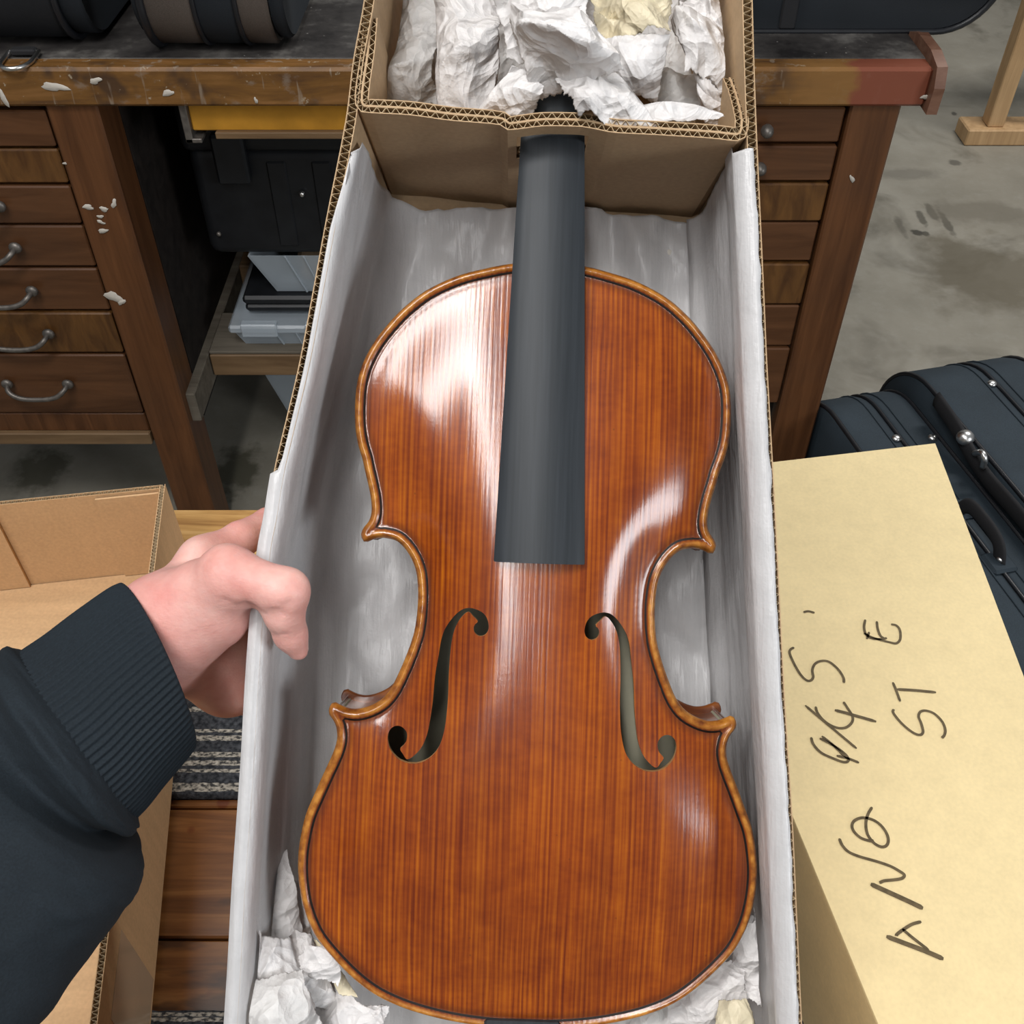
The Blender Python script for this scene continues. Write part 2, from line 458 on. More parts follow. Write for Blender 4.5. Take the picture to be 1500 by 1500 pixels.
class MB:
    """collects shapes for one mesh"""
    def __init__(self):
        self.v, self.f = [], []
    def add(self, v, f):
        n = len(self.v)
        self.v += [tuple(x) for x in v]
        self.f += [tuple(i + n for i in q) for q in f]
        return self
    def box(self, lo, hi, mtx=None):
        x0, y0, z0 = lo; x1, y1, z1 = hi
        v = [Vector(p) for p in ((x0, y0, z0), (x1, y0, z0), (x1, y1, z0), (x0, y1, z0), (x0, y0, z1), (x1, y0, z1), (x1, y1, z1), (x0, y1, z1))]
        if mtx is not None:
            v = [mtx @ p for p in v]
        return self.add(v, [(3, 2, 1, 0), (4, 5, 6, 7), (0, 1, 5, 4), (1, 2, 6, 5), (2, 3, 7, 6), (3, 0, 4, 7)])
    def bbox(self, lo, hi, bev=0.002, mtx=None, seg=1):
        bm = bmesh.new()
        bmesh.ops.create_cube(bm, size=1.0)
        for v in bm.verts:
            v.co = Vector([(lo[i] + hi[i]) / 2 + v.co[i] * (hi[i] - lo[i]) for i in range(3)])
        bmesh.ops.bevel(bm, geom=bm.edges[:], offset=bev, segments=seg, affect='EDGES', profile=0.5)
        bm.verts.ensure_lookup_table()
        vs_ = [(mtx @ v.co) if mtx is not None else v.co.copy() for v in bm.verts]
        fs_ = [tuple(v.index for v in f.verts) for f in bm.faces]
        bm.free()
        return self.add(vs_, fs_)
    def tube(self, pts, r, n=8, closed=False, flat=None):
        pts = [Vector(p) for p in pts]
        m = len(pts)
        rs = r if isinstance(r, (list, tuple)) else [r] * m
        rings = []
        up = None
        for i in range(m):
            a = pts[(i - 1) % m] if (closed or i > 0) else pts[i]
            c = pts[(i + 1) % m] if (closed or i < m - 1) else pts[i]
            t = (c - a).normalized()
            if up is None:
                up = Vector((0, 0, 1)) if abs(t.z) < 0.9 else Vector((1, 0, 0))
            s = t.cross(up)
            if s.length < 1e-6:
                s = t.orthogonal()
            s.normalize()
            u = s.cross(t).normalized()
            up = u
            k1, k2 = (1, 1) if flat is None else flat
            rings.append([pts[i] + (s * math.cos(2 * math.pi * j / n) * k1 + u * math.sin(2 * math.pi * j / n) * k2) * rs[i] for j in range(n)])
        v = [p for rg in rings for p in rg]
        f = []
        for i in range(m if closed else m - 1):
            i2 = (i + 1) % m
            for j in range(n):
                f.append((i * n + j, i * n + (j + 1) % n, i2 * n + (j + 1) % n, i2 * n + j))
        if not closed:
            f.append(tuple(range(n - 1, -1, -1)))
            f.append(tuple((m - 1) * n + j for j in range(n)))
        return self.add(v, f)
    def sphere(self, c, r, nu=12, nv=8):
        c = Vector(c)
        rr = r if isinstance(r, (tuple, list)) else (r, r, r)
        v = [c + Vector((0, 0, rr[2]))]
        for i in range(1, nv):
            a = math.pi * i / nv
            for j in range(nu):
                t = 2 * math.pi * j / nu
                v.append(c + Vector((math.sin(a) * math.cos(t) * rr[0], math.sin(a) * math.sin(t) * rr[1], math.cos(a) * rr[2])))
        v.append(c - Vector((0, 0, rr[2])))
        f = [(0, 1 + j, 1 + (j + 1) % nu) for j in range(nu)]
        for i in range(nv - 2):
            for j in range(nu):
                a, b_ = 1 + i * nu, 1 + (i + 1) * nu
                f.append((a + j, b_ + j, b_ + (j + 1) % nu, a + (j + 1) % nu))
        L = len(v) - 1
        a = 1 + (nv - 2) * nu
        f += [(a + (j + 1) % nu, a + j, L) for j in range(nu)]
        return self.add(v, f)
    def build(self, name, mat, parent=None, smooth=False, **kw):
        return mesh(name, self.v, self.f, mat, parent, smooth, **kw)
def smoothpoly(pts, n, closed=False):
    """Catmull-Rom resampling; pts of any dimension"""
    P = np.array([tuple(p) for p in pts], float)
    m = len(P)
    out = []
    segs = m if closed else m - 1
    for i in range(segs):
        p1, p2 = P[i], P[(i + 1) % m]
        p0 = P[(i - 1) % m] if (closed or i > 0) else 2 * p1 - p2
        p3 = P[(i + 2) % m] if (closed or i < m - 2) else 2 * p2 - p1
        for j in range(n):
            t = j / n
            out.append(0.5 * ((2 * p1) + (-p0 + p2) * t + (2 * p0 - 5 * p1 + 4 * p2 - p3) * t * t + (-p0 + 3 * p1 - 3 * p2 + p3) * t ** 3))
    if not closed:
        out.append(P[-1])
    return np.array(out)
def resample(P, step, closed=True):
    P = np.asarray(P, float)
    Q = np.vstack([P, P[:1]]) if closed else P
    L = np.concatenate([[0], np.cumsum(np.linalg.norm(np.diff(Q, axis=0), axis=1))])
    n = max(4, int(round(L[-1] / step)))
    t = np.linspace(0, L[-1], n + (0 if closed else 1), endpoint=not closed)
    return np.stack([np.interp(t, L, Q[:, k]) for k in range(P.shape[1])], 1)

# ------------------------------------------------------------------ setting
mb = MB()
mb.add([(-4, -2, 0), (4.5, -2, 0), (4.5, 6, 0), (-4, 6, 0)], [(0, 1, 2, 3)])
tag(mb.build('floor', 'concrete', base=(0, 0, 0)), 'stained grey concrete workshop floor', None, None, 'structure')
M['wall_paint'] = simple('off_white_wall', (0.62, 0.61, 0.58), 0.8, 0.2, var=0.06, scale=6)
mb = MB()
mb.box((-4, 6, 0), (4.5, 6.1, 3.2))
tag(mb.build('wall_back', 'wall_paint', base=(0, 6, 0)), 'off-white workshop wall far behind the bench', None, None, 'structure')

# ------------------------------------------------------------------ workbench
BY = 1.337
def bz(py, y=BY):
    return hit_y(750, py, y).z
ZT, ZB = bz(100), bz(157)
bench = root('workbench', (0, BY + 0.3, 0), None, 'long worn wooden workbench with drawer stacks and a dirty black top', 'workbench')
XL, XR = -1.25, 0.545
mb = MB()
mb.bbox((XL, BY, ZB), (XR, BY + 0.035, ZT), 0.004)
mb.build('front_edge_board', 'bench_edge', bench)
mb = MB()
mb.bbox((XL, BY + 0.035, ZB + 0.006), (XR, BY + 0.72, ZT - 0.001), 0.002)
mb.build('top_slab', 'bench_top', bench)
# rounded end board
prof = []
for (yy, zz) in [(BY - 0.014, ZB - 0.004), (BY - 0.016, ZT - 0.02), (BY - 0.006, ZT + 0.004), (BY + 0.03, ZT + 0.012), (BY + 0.09, ZT + 0.012), (BY + 0.12, ZT + 0.002), (BY + 0.7, ZT), (BY + 0.7, ZB - 0.004)]:
    prof.append((yy, zz))
pr = [(XR, y, z) for y, z in prof] + [(XR + 0.014, y, z) for y, z in prof]
n = len(prof)
mb = MB().add(pr, [tuple(range(n)), tuple(range(2 * n - 1, n - 1, -1))] + [(i, i + n, (i + 1) % n + n, (i + 1) % n) for i in range(n)])
mb.build('end_board', 'end_wood', bench)
FY = BY + 0.010
def leg(x0, x1, y0=FY, dep=0.075):
    mb = MB()
    mb.bbox((x0, y0, 0), (x1, y0 + dep, ZB + 0.005), 0.003)
    return mb.build('leg', 'bench_wood', bench)
leg_a = leg(-0.623, -0.553)
leg_b = leg(0.4517, 0.5195)
leg(-1.24, -1.17)
leg(-0.623, -0.553, BY + 0.62)
leg(0.4517, 0.5195, BY + 0.62)
# drawer stacks
random.seed(3)
gaps_l = [166, 224, 278, 337, 400, 464, 525, 613]
gaps_r = [163, 219, 274, 333, 393, 455, 517, 600]
def drawer(x0, x1, za, zb, mat, y0):
    mb = MB()
    mb.bbox((x0, y0, zb + 0.0022), (x1, y0 + 0.018, za - 0.0022), 0.0022)
    d = mb.build('drawer', mat, bench)
    return d
def bail_pull(x0, x1, z, parent):
    mb = MB()
    yq = FY - 0.001
    pts = [(x0, yq, z), (x0 + 0.004, yq - 0.016, z - 0.004), (x0 + 0.016, yq - 0.022, z - 0.012), (x0 + 0.035, yq - 0.024, z - 0.016), (x1 - 0.035, yq - 0.024, z - 0.016), (x1 - 0.016, yq - 0.022, z - 0.012), (x1 - 0.004, yq - 0.016, z - 0.004), (x1, yq, z)]
    mb.tube(smoothpoly(pts, 4), 0.0042, 8)
    mb.sphere((x0, yq - 0.004, z), (0.010, 0.006, 0.009), 10, 6)
    mb.sphere((x1, yq - 0.004, z), (0.010, 0.006, 0.009), 10, 6)
    mb.build('handle', 'iron', parent, True)
for i in range(7):
    za, zb = bz(gaps_l[i]), bz(gaps_l[i + 1])
    d = drawer(-1.165, -0.6265, za, zb, 'drawer_wood_2' if i in (1, 5) else 'drawer_wood', FY + 0.004 + random.uniform(-0.002, 0.003))
    if i >= 2:
        bail_pull(-0.832, -0.732, zb + (za - zb) * 0.55, d)
mb = MB(); mb.bbox((-1.165, FY + 0.006, bz(640)), (-0.6265, FY + 0.03, bz(613) - 0.002), 0.002); mb.build('bottom_rail', 'bench_wood', bench)
mb = MB(); mb.bbox((-1.165, FY - 0.002, bz(656)), (-0.6265, FY + 0.05, bz(640)), 0.002); mb.build('kick_rail', 'rail_wood', bench)
for i in range(7):
    za, zb = bz(gaps_r[i]), bz(gaps_r[i + 1])
    d = drawer(0.10, 0.448, za, zb, 'drawer_wood_2' if i in (2, 4) else 'drawer_wood', FY + 0.004 + random.uniform(-0.002, 0.003))
    if i < 2:
        mb = MB()
        kx = 0.343
        mb.sphere((kx, FY - 0.012, (za + zb) / 2), (0.009, 0.012, 0.009), 10, 6)
        mb.build('knob', 'iron', d, True)
# carcass panels, and a board added to block light
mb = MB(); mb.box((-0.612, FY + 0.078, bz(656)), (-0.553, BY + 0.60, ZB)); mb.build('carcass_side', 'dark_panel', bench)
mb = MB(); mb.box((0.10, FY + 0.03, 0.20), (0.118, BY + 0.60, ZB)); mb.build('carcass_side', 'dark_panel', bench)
mb = MB(); mb.box((-1.24, BY + 0.70, 0.05), (0.52, BY + 0.715, ZB)); mb.build('light_block_panel', 'dark_panel', bench)  # dark board added behind the bench to keep light out from underneath
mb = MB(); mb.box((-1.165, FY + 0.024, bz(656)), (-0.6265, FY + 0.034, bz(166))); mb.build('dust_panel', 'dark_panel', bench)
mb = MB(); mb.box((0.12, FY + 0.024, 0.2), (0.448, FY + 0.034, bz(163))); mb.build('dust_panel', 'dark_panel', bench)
# stretchers below
mb = MB(); mb.bbox((-0.575, FY + 0.02, 0.285), (-0.538, BY + 0.66, 0.345), 0.002); mb.build('side_stretcher', 'grey_plank', bench)
mb = MB(); mb.bbox((-0.536, 1.477, 0.30), (0.45, 1.60, 0.345), 0.002); mb.build('cross_stretcher', 'rail_wood', bench)
mb = MB(); mb.bbox((-0.536, 1.479, 0.345), (0.45, 1.60, 0.352), 0.002); mb.build('shelf_board', 'grey_plank', bench)
mb = MB(); mb.bbox((-0.536, 1.76, 0.30), (0.45, 1.86, 0.352), 0.002); mb.build('cross_stretcher', 'rail_wood', bench)
# dried paint splashes on the left front leg and drawers
def splat(px, py, r, asp=1.0, ang=0.0, y=FY, seed=1, parent=bench):
    rnd = random.Random(seed)
    c = hit_y(px, py, y)
    n = 14
    ph = [rnd.uniform(0, 6.28) for _ in range(3)]
    ring = []
    for j in range(n):
        t = 2 * math.pi * j / n
        k = r * (1 + 0.22 * math.sin(2 * t + ph[0]) + 0.16 * math.sin(3 * t + ph[1]) + 0.10 * math.sin(5 * t + ph[2]))
        u, w = k * asp * math.cos(t), k * math.sin(t)
        ring.append((u * math.cos(ang) - w * math.sin(ang), u * math.sin(ang) + w * math.cos(ang)))
    v = [(c.x + a, y - 0.0006, c.z + b_) for a, b_ in ring] + [(c.x + a * 0.9, y - 0.0014, c.z + b_ * 0.9) for a, b_ in ring] + [(c.x, y - 0.0016, c.z)]
    f = [(j, (j + 1) % n, (j + 1) % n + n, j + n) for j in range(n)] + [(j + n, (j + 1) % n + n, 2 * n) for j in range(n)]
    MB().add(v, f).build('paint_splash', 'splat', parent, True)
for k, s in enumerate([(129, 303, 0.004, 2.0, 0.1), (152, 306, 0.0035, 2.0, -0.5), (167, 298, 0.0038, 1.8, 1.2), (147, 317, 0.003, 1.4, 0), (148, 325, 0.0028, 2.0, -0.3), (151, 338, 0.0035, 2.2, 0.4), (167, 435, 0.009, 1.5, -0.2), (178, 442, 0.005, 1.3, 0.9), (95, 239, 0.002, 1.3, 0)]):
    splat(*s, seed=k + 5)
for k, s in enumerate([(375, 147, 0.004, 0.6, 0.0), (140, 118, 0.004, 2.0, 0.1), (80, 127, 0.006, 2.6, -0.2), (246, 136, 0.004, 2.0, 0.5), (6, 144, 0.011, 0.35, 0), (1355, 142, 0.003, 2.0, 0.2)]):
    splat(*s, y=BY, seed=k + 30)
for k, s in enumerate([(1248, 262, 0.006, 0.5, 0.4)]):
    splat(*s, y=FY, seed=k + 50)

# ------------------------------------------------------------------ things kept under the bench
dr = root('paint_board', (-0.2, 1.40, bz(192, 1.36)), None, 'ochre painted drawer front with pale bottom strip hanging under the bench', 'drawer')
mb = MB(); mb.bbox((-0.437, 1.36, bz(192, 1.36)), (0.09, 1.376, ZB - 0.003), 0.002); mb.build('front_board', 'yellow_paint', dr)
mb = MB(); mb.bbox((-0.405, 1.352, bz(204, 1.352)), (0.09, 1.376, bz(194.5, 1.352)), 0.001); mb.build('bottom_strip', 'rail_wood', dr)
mb = MB(); mb.bbox((-0.447, 1.352, bz(210, 1.352)), (-0.437, 1.46, ZB - 0.002), 0.001); mb.bbox((-0.447, 1.352, bz(210, 1.352)), (-0.425, 1.46, bz(210, 1.352) + 0.006), 0.001); mb.build('hanger_bracket', 'iron', dr)

def tool_case():
    z0, z1 = 0.530, 0.815
    r = root('tool_case', (-0.27, 1.64, z0), None, 'large black plastic tool case on the shelf under the bench', 'tool case')
    mb = MB(); mb.bbox((-0.50, 1.50, z0), (-0.02, 1.80, z1 - 0.10), 0.018, seg=3); mb.build('body', 'black_plastic', r, True)
    mb = MB(); mb.bbox((-0.505, 1.494, z1 - 0.105), (-0.015, 1.806, z1), 0.014, seg=3); mb.build('lid', 'black_plastic', r, True)
    for x in (-0.43, -0.12):
        mb = MB(); mb.bbox((x - 0.025, 1.480, z1 - 0.15), (x + 0.025, 1.497, z1 - 0.07), 0.004); mb.build('latch', 'black_plastic', r)
    mb = MB(); mb.sphere((hit_y(442, 285, 1.492).x, 1.494, hit_y(442, 285, 1.492).z), 0.005, 10, 6); mb.build('rivet', 'chrome', r, True)
    mb = MB(); mb.sphere((hit_y(321, 342, 1.50).x, 1.498, hit_y(321, 342, 1.50).z), 0.004, 10, 6); mb.build('rivet', 'iron', r, True)
    for i in range(5):
        x = -0.38 + 0.07 * i
        mb = MB(); mb.bbox((x, 1.497, z0 + 0.02), (x + 0.03, 1.503, z1 - 0.12), 0.002); mb.build('rib', 'black_plastic', r)
tool_case()
def clear_bin(x0, x1, y0, y1, z0, z1, label, lid=False, taper=0.03, contents=True):
    r = root('storage_bin', ((x0 + x1) / 2, (y0 + y1) / 2, z0), None, label, 'bin')
    t = taper
    lo = [(x0 + t, y0 + t, z0), (x1 - t, y0 + t, z0), (x1 - t, y1 - t, z0), (x0 + t, y1 - t, z0)]
    hi = [(x0, y0, z1), (x1, y0, z1), (x1, y1, z1), (x0, y1, z1)]
    th = 0.0025
    li = [(x0 + t + th, y0 + t + th, z0 + th), (x1 - t - th, y0 + t + th, z0 + th), (x1 - t - th, y1 - t - th, z0 + th), (x0 + t + th, y1 - t - th, z0 + th)]
    hi2 = [(x0 + th, y0 + th, z1), (x1 - th, y0 + th, z1), (x1 - th, y1 - th, z1), (x0 + th, y1 - th, z1)]
    v = lo + hi + li + hi2
    f = [(3, 2, 1, 0), (8, 9, 10, 11)]
    for i in range(4):
        j = (i + 1) % 4
        f += [(i, j, j + 4, i + 4), (j + 8, i + 8, i + 12, j + 12), (i + 4, j + 4, j + 12, i + 12)]
    MB().add(v, f).build('shell', 'clear', r)
    for k in (0.16, 0.24, 0.68, 0.77):
        xt, xb = x0 + (x1 - x0) * k, x0 + t + (x1 - x0 - 2 * t) * k
        mb = MB(); mb.tube([(xb, y0 + t - 0.001, z0), (xt, y0 - 0.001, z1)], 0.0022, 6); mb.build('rib', 'clear', r)
    if contents:
        mb = MB(); mb.bbox((x0 + 0.07, y0 + t + 0.02, z0 + 0.004), (x1 - 0.05, y1 - t - 0.01, z0 + (z1 - z0) * 0.75), 0.008)
        mb.build('contents', 'tool_tan', r)
    if lid:
        mb = MB(); mb.bbox((x0 - 0.008, y0 - 0.008, z1), (x1 + 0.008, y1 + 0.008, z1 + 0.016), 0.004)
        mb.build('lid', 'clear', r)
        for k in range(4):
            x = x0 + 0.015 + k * (x1 - x0) * 0.25
            mb = MB(); mb.bbox((x, y0 - 0.012, z1 - 0.004), (x + (x1 - x0) * 0.14, y0 + 0.004, z1 + 0.022), 0.002); mb.build('rim_tab', 'clear', r)
clear_bin(hit_y(362, 372, 1.50).x, -0.05, 1.50, 1.80, 0.443, 0.5295, 'clear plastic bin with tan contents directly below the black tool case', contents=True)
xb_ = hit_y(334, 474, 1.49).x + 0.008
clear_bin(xb_, -0.04, 1.49, 1.80, 0.3525, 0.386, 'shallow clear bin with ridged lid resting on the low shelf', lid=True, taper=0.012, contents=False)
fc = root('flat_case', (-0.25, 1.66, 0.4085), None, 'flat black case stacked between the two clear bins', 'tool case')
mb = MB(); mb.bbox((xb_ + 0.02, 1.515, 0.4085), (-0.05, 1.80, 0.4245), 0.005); mb.build('base', 'black_plastic', fc)
mb = MB(); mb.bbox((xb_ + 0.018, 1.513, 0.425), (-0.048, 1.80, 0.4415), 0.005); mb.build('lid', 'black_plastic', fc)
clear_bin(hit_y(366, 550, 1.62).x, -0.02, 1.62, 1.95, 0.001, 0.285, 'tall clear plastic bin standing on the floor under the shelf', taper=0.06, contents=False)

# ------------------------------------------------------------------ instrument cases
def case_profile(L, H, r1, n=10, taper=0.0):
    """rounded outline in (l, z)"""
    pts = []
    for (cx, cz, a0) in ((r1, H - r1, 180), (L - r1, H - r1, 90), (L - r1, r1, 0), (r1, r1, 270)):
        for k in range(n + 1):
            a = R(a0 - 90 * k / n)
            pts.append((cx + r1 * math.cos(a), cz + r1 * math.sin(a)))
    return pts
def instrument_case(name, label, origin, ldir, L, H, T, rad, mats, group, latches=(), handle=None, rings=(), roundT=0.02):
    """stands on its long edge; origin = far end bottom, ldir = unit horizontal direction of its length; T = thickness to the left of ldir"""
    o = Vector(origin)
    l = Vector((ldir[0], ldir[1], 0)).normalized()
    t = Vector((-l.y, l.x, 0))
    r = root(name, o + l * (L / 2) + t * (T / 2), None, label, 'instrument case', group)
    P = lambda a, b_, z: o + l * a + t * b_ + Vector((0, 0, z))
    prof = case_profile(L, H, rad)
    cz = H / 2
    def shell(b0, b1, mat, nm, e0, e1):
        layers = [(b0, e0), (b0 + roundT * 0.3, e0 * 0.4), (b0 + roundT, 0), (b1 - roundT, 0), (b1 - roundT * 0.3, e1 * 0.4), (b1, e1)]
        v = []
        for (bb, ins) in layers:
            for (a, z) in prof:
                da, dz = a - L / 2, z - cz
                v.append(P(L / 2 + da * (1 - ins / (L / 2)), bb, cz + dz * (1 - ins / (H / 2))))
        n = len(prof)
        f = []
        for k in range(len(layers) - 1):
            f += [(k * n + i, k * n + (i + 1) % n, (k + 1) * n + (i + 1) % n, (k + 1) * n + i) for i in range(n)]
        f += [tuple(range(n - 1, -1, -1)), tuple((len(layers) - 1) * n + i for i in range(n))]
        ob = MB().add(v, f).build(nm, mat, r, True)
        return ob
    seam = T * 0.55
    shell(0, seam - 0.003, mats[0], 'lower_shell', 0.006, 0.002)
    lid = shell(seam + 0.003, T, mats[1], 'lid', 0.002, 0.006)
    def loop(bb, rr, grow, mat, nm, par):
        pts = [P(L / 2 + (a - L / 2) * (1 + grow / (L / 2)), bb, cz + (z - cz) * (1 + grow / (H / 2))) for a, z in prof]
        return MB().tube(pts, rr, 6, True).build(nm, mat, par, True)
    loop(0.004, 0.004, -0.002, 'piping_black', 'piping', r)
    loop(T - 0.004, 0.004, -0.002, 'piping_black', 'piping', r)
    loop(seam, 0.0035, -0.001, 'piping_black', 'zip_seam', r)
    loop(seam - 0.018, 0.0016, 0.0005, mats[0], 'seam_welt', r)
    loop(seam + 0.018, 0.0016, 0.0005, mats[1], 'seam_welt', r)
    for (a, bb) in latches:
        mb = MB(); mb.sphere(P(a, bb, H + 0.001), (0.009, 0.009, 0.005), 12, 6)
        mb.build('stud', 'chrome', r, True)
    if handle:
        a0, a1, bb = handle
        pts = [P(a0, bb, H), P(a0 + 0.01, bb, H + 0.02), P(a0 + 0.03, bb, H + 0.03), P(a1 - 0.03, bb, H + 0.03), P(a1 - 0.01, bb, H + 0.02), P(a1, bb, H)]
        mb = MB(); mb.tube(smoothpoly(pts, 4), 0.009, 8, flat=(1.3, 0.5)); hd = mb.build('handle', 'webbing', r, True)
        for a in (a0, a1):
            mb = MB(); mb.bbox((-0.02, -0.02, -0.002), (0.02, 0.02, 0.006), 0.004, Matrix.Translation(P(a, bb, H)) @ Matrix.Rotation(math.atan2(l.y, l.x), 4, 'Z'))
            mb.build('handle_mount', mats[0], r)
            mb = MB(); mb.sphere(P(a, bb, H + 0.009), (0.006, 0.006, 0.004), 10, 6); mb.build('rivet', 'chrome', r, True)
    return r, P

gfloor = 'instrument cases standing on the floor'
d1 = (0.235, -1)
# near case on the floor: its top edge runs from the far round end towards the lower right
HA, HB = 0.335, 0.375
pA = hit_z(1218, 578, HA)
r1, P1 = instrument_case('instrument_case', 'navy canvas instrument case on the floor partly hidden by the yellow carton', (pA.x - 0.035, pA.y + 0.05, 0.0), d1, 0.80, HA, 0.150, 0.11, ('case_navy', 'case_navy'), gfloor, handle=(0.36, 0.47, 0.085))
pB = hit_z(1352, 536, HB)
r2, P2 = instrument_case('instrument_case', 'navy canvas instrument case farther right with a shoulder strap along its side', (pB.x - 0.035, pB.y + 0.06, 0.0), d1, 0.80, HB, 0.21, 0.12, ('case_navy', 'case_navy'), gfloor, handle=(0.5, 0.62, 0.11))
for rr_, px_, py_, hh_ in ((r1, 1313, 642, HA), (r1, 1366, 641, HA), (r2, 1453, 562, HB)):
    MB().sphere(hit_z(px_, py_, hh_ + 0.002), (0.008, 0.008, 0.005), 12, 6).build('stud', 'chrome', rr_, True)
# shoulder strap with chrome hook lying between the two floor cases
st = root('shoulder_strap', P2(0.40, -0.02, 0.25), None, 'black webbing shoulder strap with chrome snap hook between the two floor cases', 'strap')
tn = (P2(0, 1, 0) - P2(0, 0, 0)).normalized()
def on_case2(px, py, gap):
    d = RF @ Vector(((px - 750) / FPX, (750 - py) / FPX, -1))
    p0 = P2(0, -gap, 0)
    return CAM + d * ((p0 - CAM).dot(tn) / d.dot(tn))
c0 = on_case2(1414, 641, 0.014)
pts = smoothpoly([on_case2(1372, 585, 0.008), on_case2(1398, 622, 0.012), on_case2(1424, 668, 0.012), on_case2(1450, 705, 0.012), on_case2(1485, 745, 0.012), on_case2(1530, 800, 0.012), on_case2(1590, 880, 0.012)], 5)
MB().tube(pts, 0.016, 8, flat=(0.35, 1.0)).build('webbing_band', 'webbing', st, True)
MB().sphere(c0, (0.014, 0.014, 0.012), 12, 8).build('swivel', 'chrome', st, True)
mb = MB(); mb.tube(smoothpoly([on_case2(1428, 664, 0.018), on_case2(1438, 663, 0.024), on_case2(1442, 672, 0.024), on_case2(1440, 684, 0.02)], 5), 0.005, 8)
mb.build('snap_hook', 'chrome', st, True)

gb = 'instrument cases on the workbench'
zb0 = ZT + 0.0005
def bench_case(name, label, x0, x1, y0, y1, H, mats, rad, bands=False):
    """case on the bench seen at one end: cross-section in x-z with round lower corners, swept along y, ends rounded"""
    r = root(name, ((x0 + x1) / 2, (y0 + y1) / 2, zb0), None, label, 'instrument case', gb)
    w = x1 - x0
    prof = []
    for (cx, cz, a0) in ((x0 + rad, zb0 + rad, 180), (x1 - rad, zb0 + rad, 270), (x1 - rad * 0.6, zb0 + H - rad * 0.6, 0), (x0 + rad * 0.6, zb0 + H - rad * 0.6, 90)):
        rr = rad if cz < zb0 + H / 2 else rad * 0.6
        for k in range(9):
            a = R(a0 + 90 * k / 8)
            prof.append((cx + rr * math.cos(a), cz + rr * math.sin(a)))
    cx, cz = (x0 + x1) / 2, zb0 + H / 2
    n = len(prof)
    def seg(ya, yb, mat, nm, e0=0.0, e1=0.0):
        L = [(ya, e0), (ya + 0.006, e0 * 0.35), (ya + 0.02, 0), (yb - 0.02, 0), (yb - 0.006, e1 * 0.35), (yb, e1)]
        v = []
        for (yy, e) in L:
            for (px_, pz_) in prof:
                v.append((cx + (px_ - cx) * (1 - e / (w / 2)), yy, zb0 + H / 2 + (pz_ - cz) * (1 - e / (H / 2)) - 0.0))
        f = []
        for k in range(5):
            f += [(k * n + i, k * n + (i + 1) % n, (k + 1) * n + (i + 1) % n, (k + 1) * n + i) for i in range(n)]
        f += [tuple(range(n)), tuple(5 * n + n - 1 - i for i in range(n))]
        return MB().add(v, f).build(nm, mat, r, True)
    def ring(yy, rr, g=0.0):
        pts = [(cx + (a - cx) * (1 + g / (w / 2)), yy, cz + (z - cz) * (1 + g / (H / 2))) for a, z in prof]
        MB().tube(pts, rr, 6, True).build('piping', 'piping_black', r, True)
    return r, seg, ring
def sideways_case(name, label, x0, x1, y0, T, H, mats, radx, bands):
    """case on the bench standing on its long edge, length along x, wide face to the viewer; bands: (from, to, material) across the thickness"""
    r = root(name, ((x0 + x1) / 2, y0 + T / 2, zb0), None, label, 'instrument case', gb)
    L = x1 - x0
    prof = case_profile(L, H, radx, 10)
    n = len(prof)
    for (b0, b1, mat, nm) in bands:
        v = []
        for bb, e in ((b0, 0.004), (b0 + 0.004, 0.0), (b1 - 0.004, 0.0), (b1, 0.004)):
            v += [(x0 + L / 2 + (a - L / 2) * (1 - e / (L / 2)), y0 + bb, zb0 + H / 2 + (z - H / 2) * (1 - e / (H / 2))) for a, z in prof]
        f = []
        for k in range(3):
            f += [(k * n + i, k * n + (i + 1) % n, (k + 1) * n + (i + 1) % n, (k + 1) * n + i) for i in range(n)]
        f += [tuple(range(n)), tuple(3 * n + n - 1 - i for i in range(n))]
        MB().add(v, f).build(nm, mat, r, True)
        pts = [(x0 + a, y0 + b0, zb0 + H / 2 + (z - H / 2) * 1.0) for a, z in prof]
        MB().tube(pts, 0.0045, 6, True).build('piping', 'piping_black', r, True)
    return r
# black case at the far left with its D-ring
r, seg, ring = bench_case('instrument_case', 'black instrument case with a chrome D-ring on the left end of the bench', -0.98, -0.548, 1.385, 1.95, 0.30, None, 0.05)
LEFTCASE = r
cD = hit_z(23, 92, ZT + 0.003)
mb = MB(); mb.bbox((cD.x - 0.016, 1.374, ZT + 0.0006), (cD.x + 0.016, 1.388, ZT + 0.009), 0.002); mb.build('ring_tab', 'webbing', r)
pts = [(cD.x + 0.0195 * math.cos(R(a)), 1.352 + 0.026 * math.sin(R(a)), ZT + 0.0035) for a in range(180, 361, 12)] + [(cD.x + 0.0195, 1.381, ZT + 0.0045), (cD.x - 0.0195, 1.381, ZT + 0.0045)]
MB().tube(pts, 0.0031, 8, True).build('d_ring', 'chrome', r, True)
# taupe and navy banded case, turned so its rounded end faces the viewer
r, seg, ring = bench_case('instrument_case', 'taupe canvas instrument case with navy band and black piping on the bench', -0.505, -0.285, 1.36, 1.95, 0.30, None, 0.085)
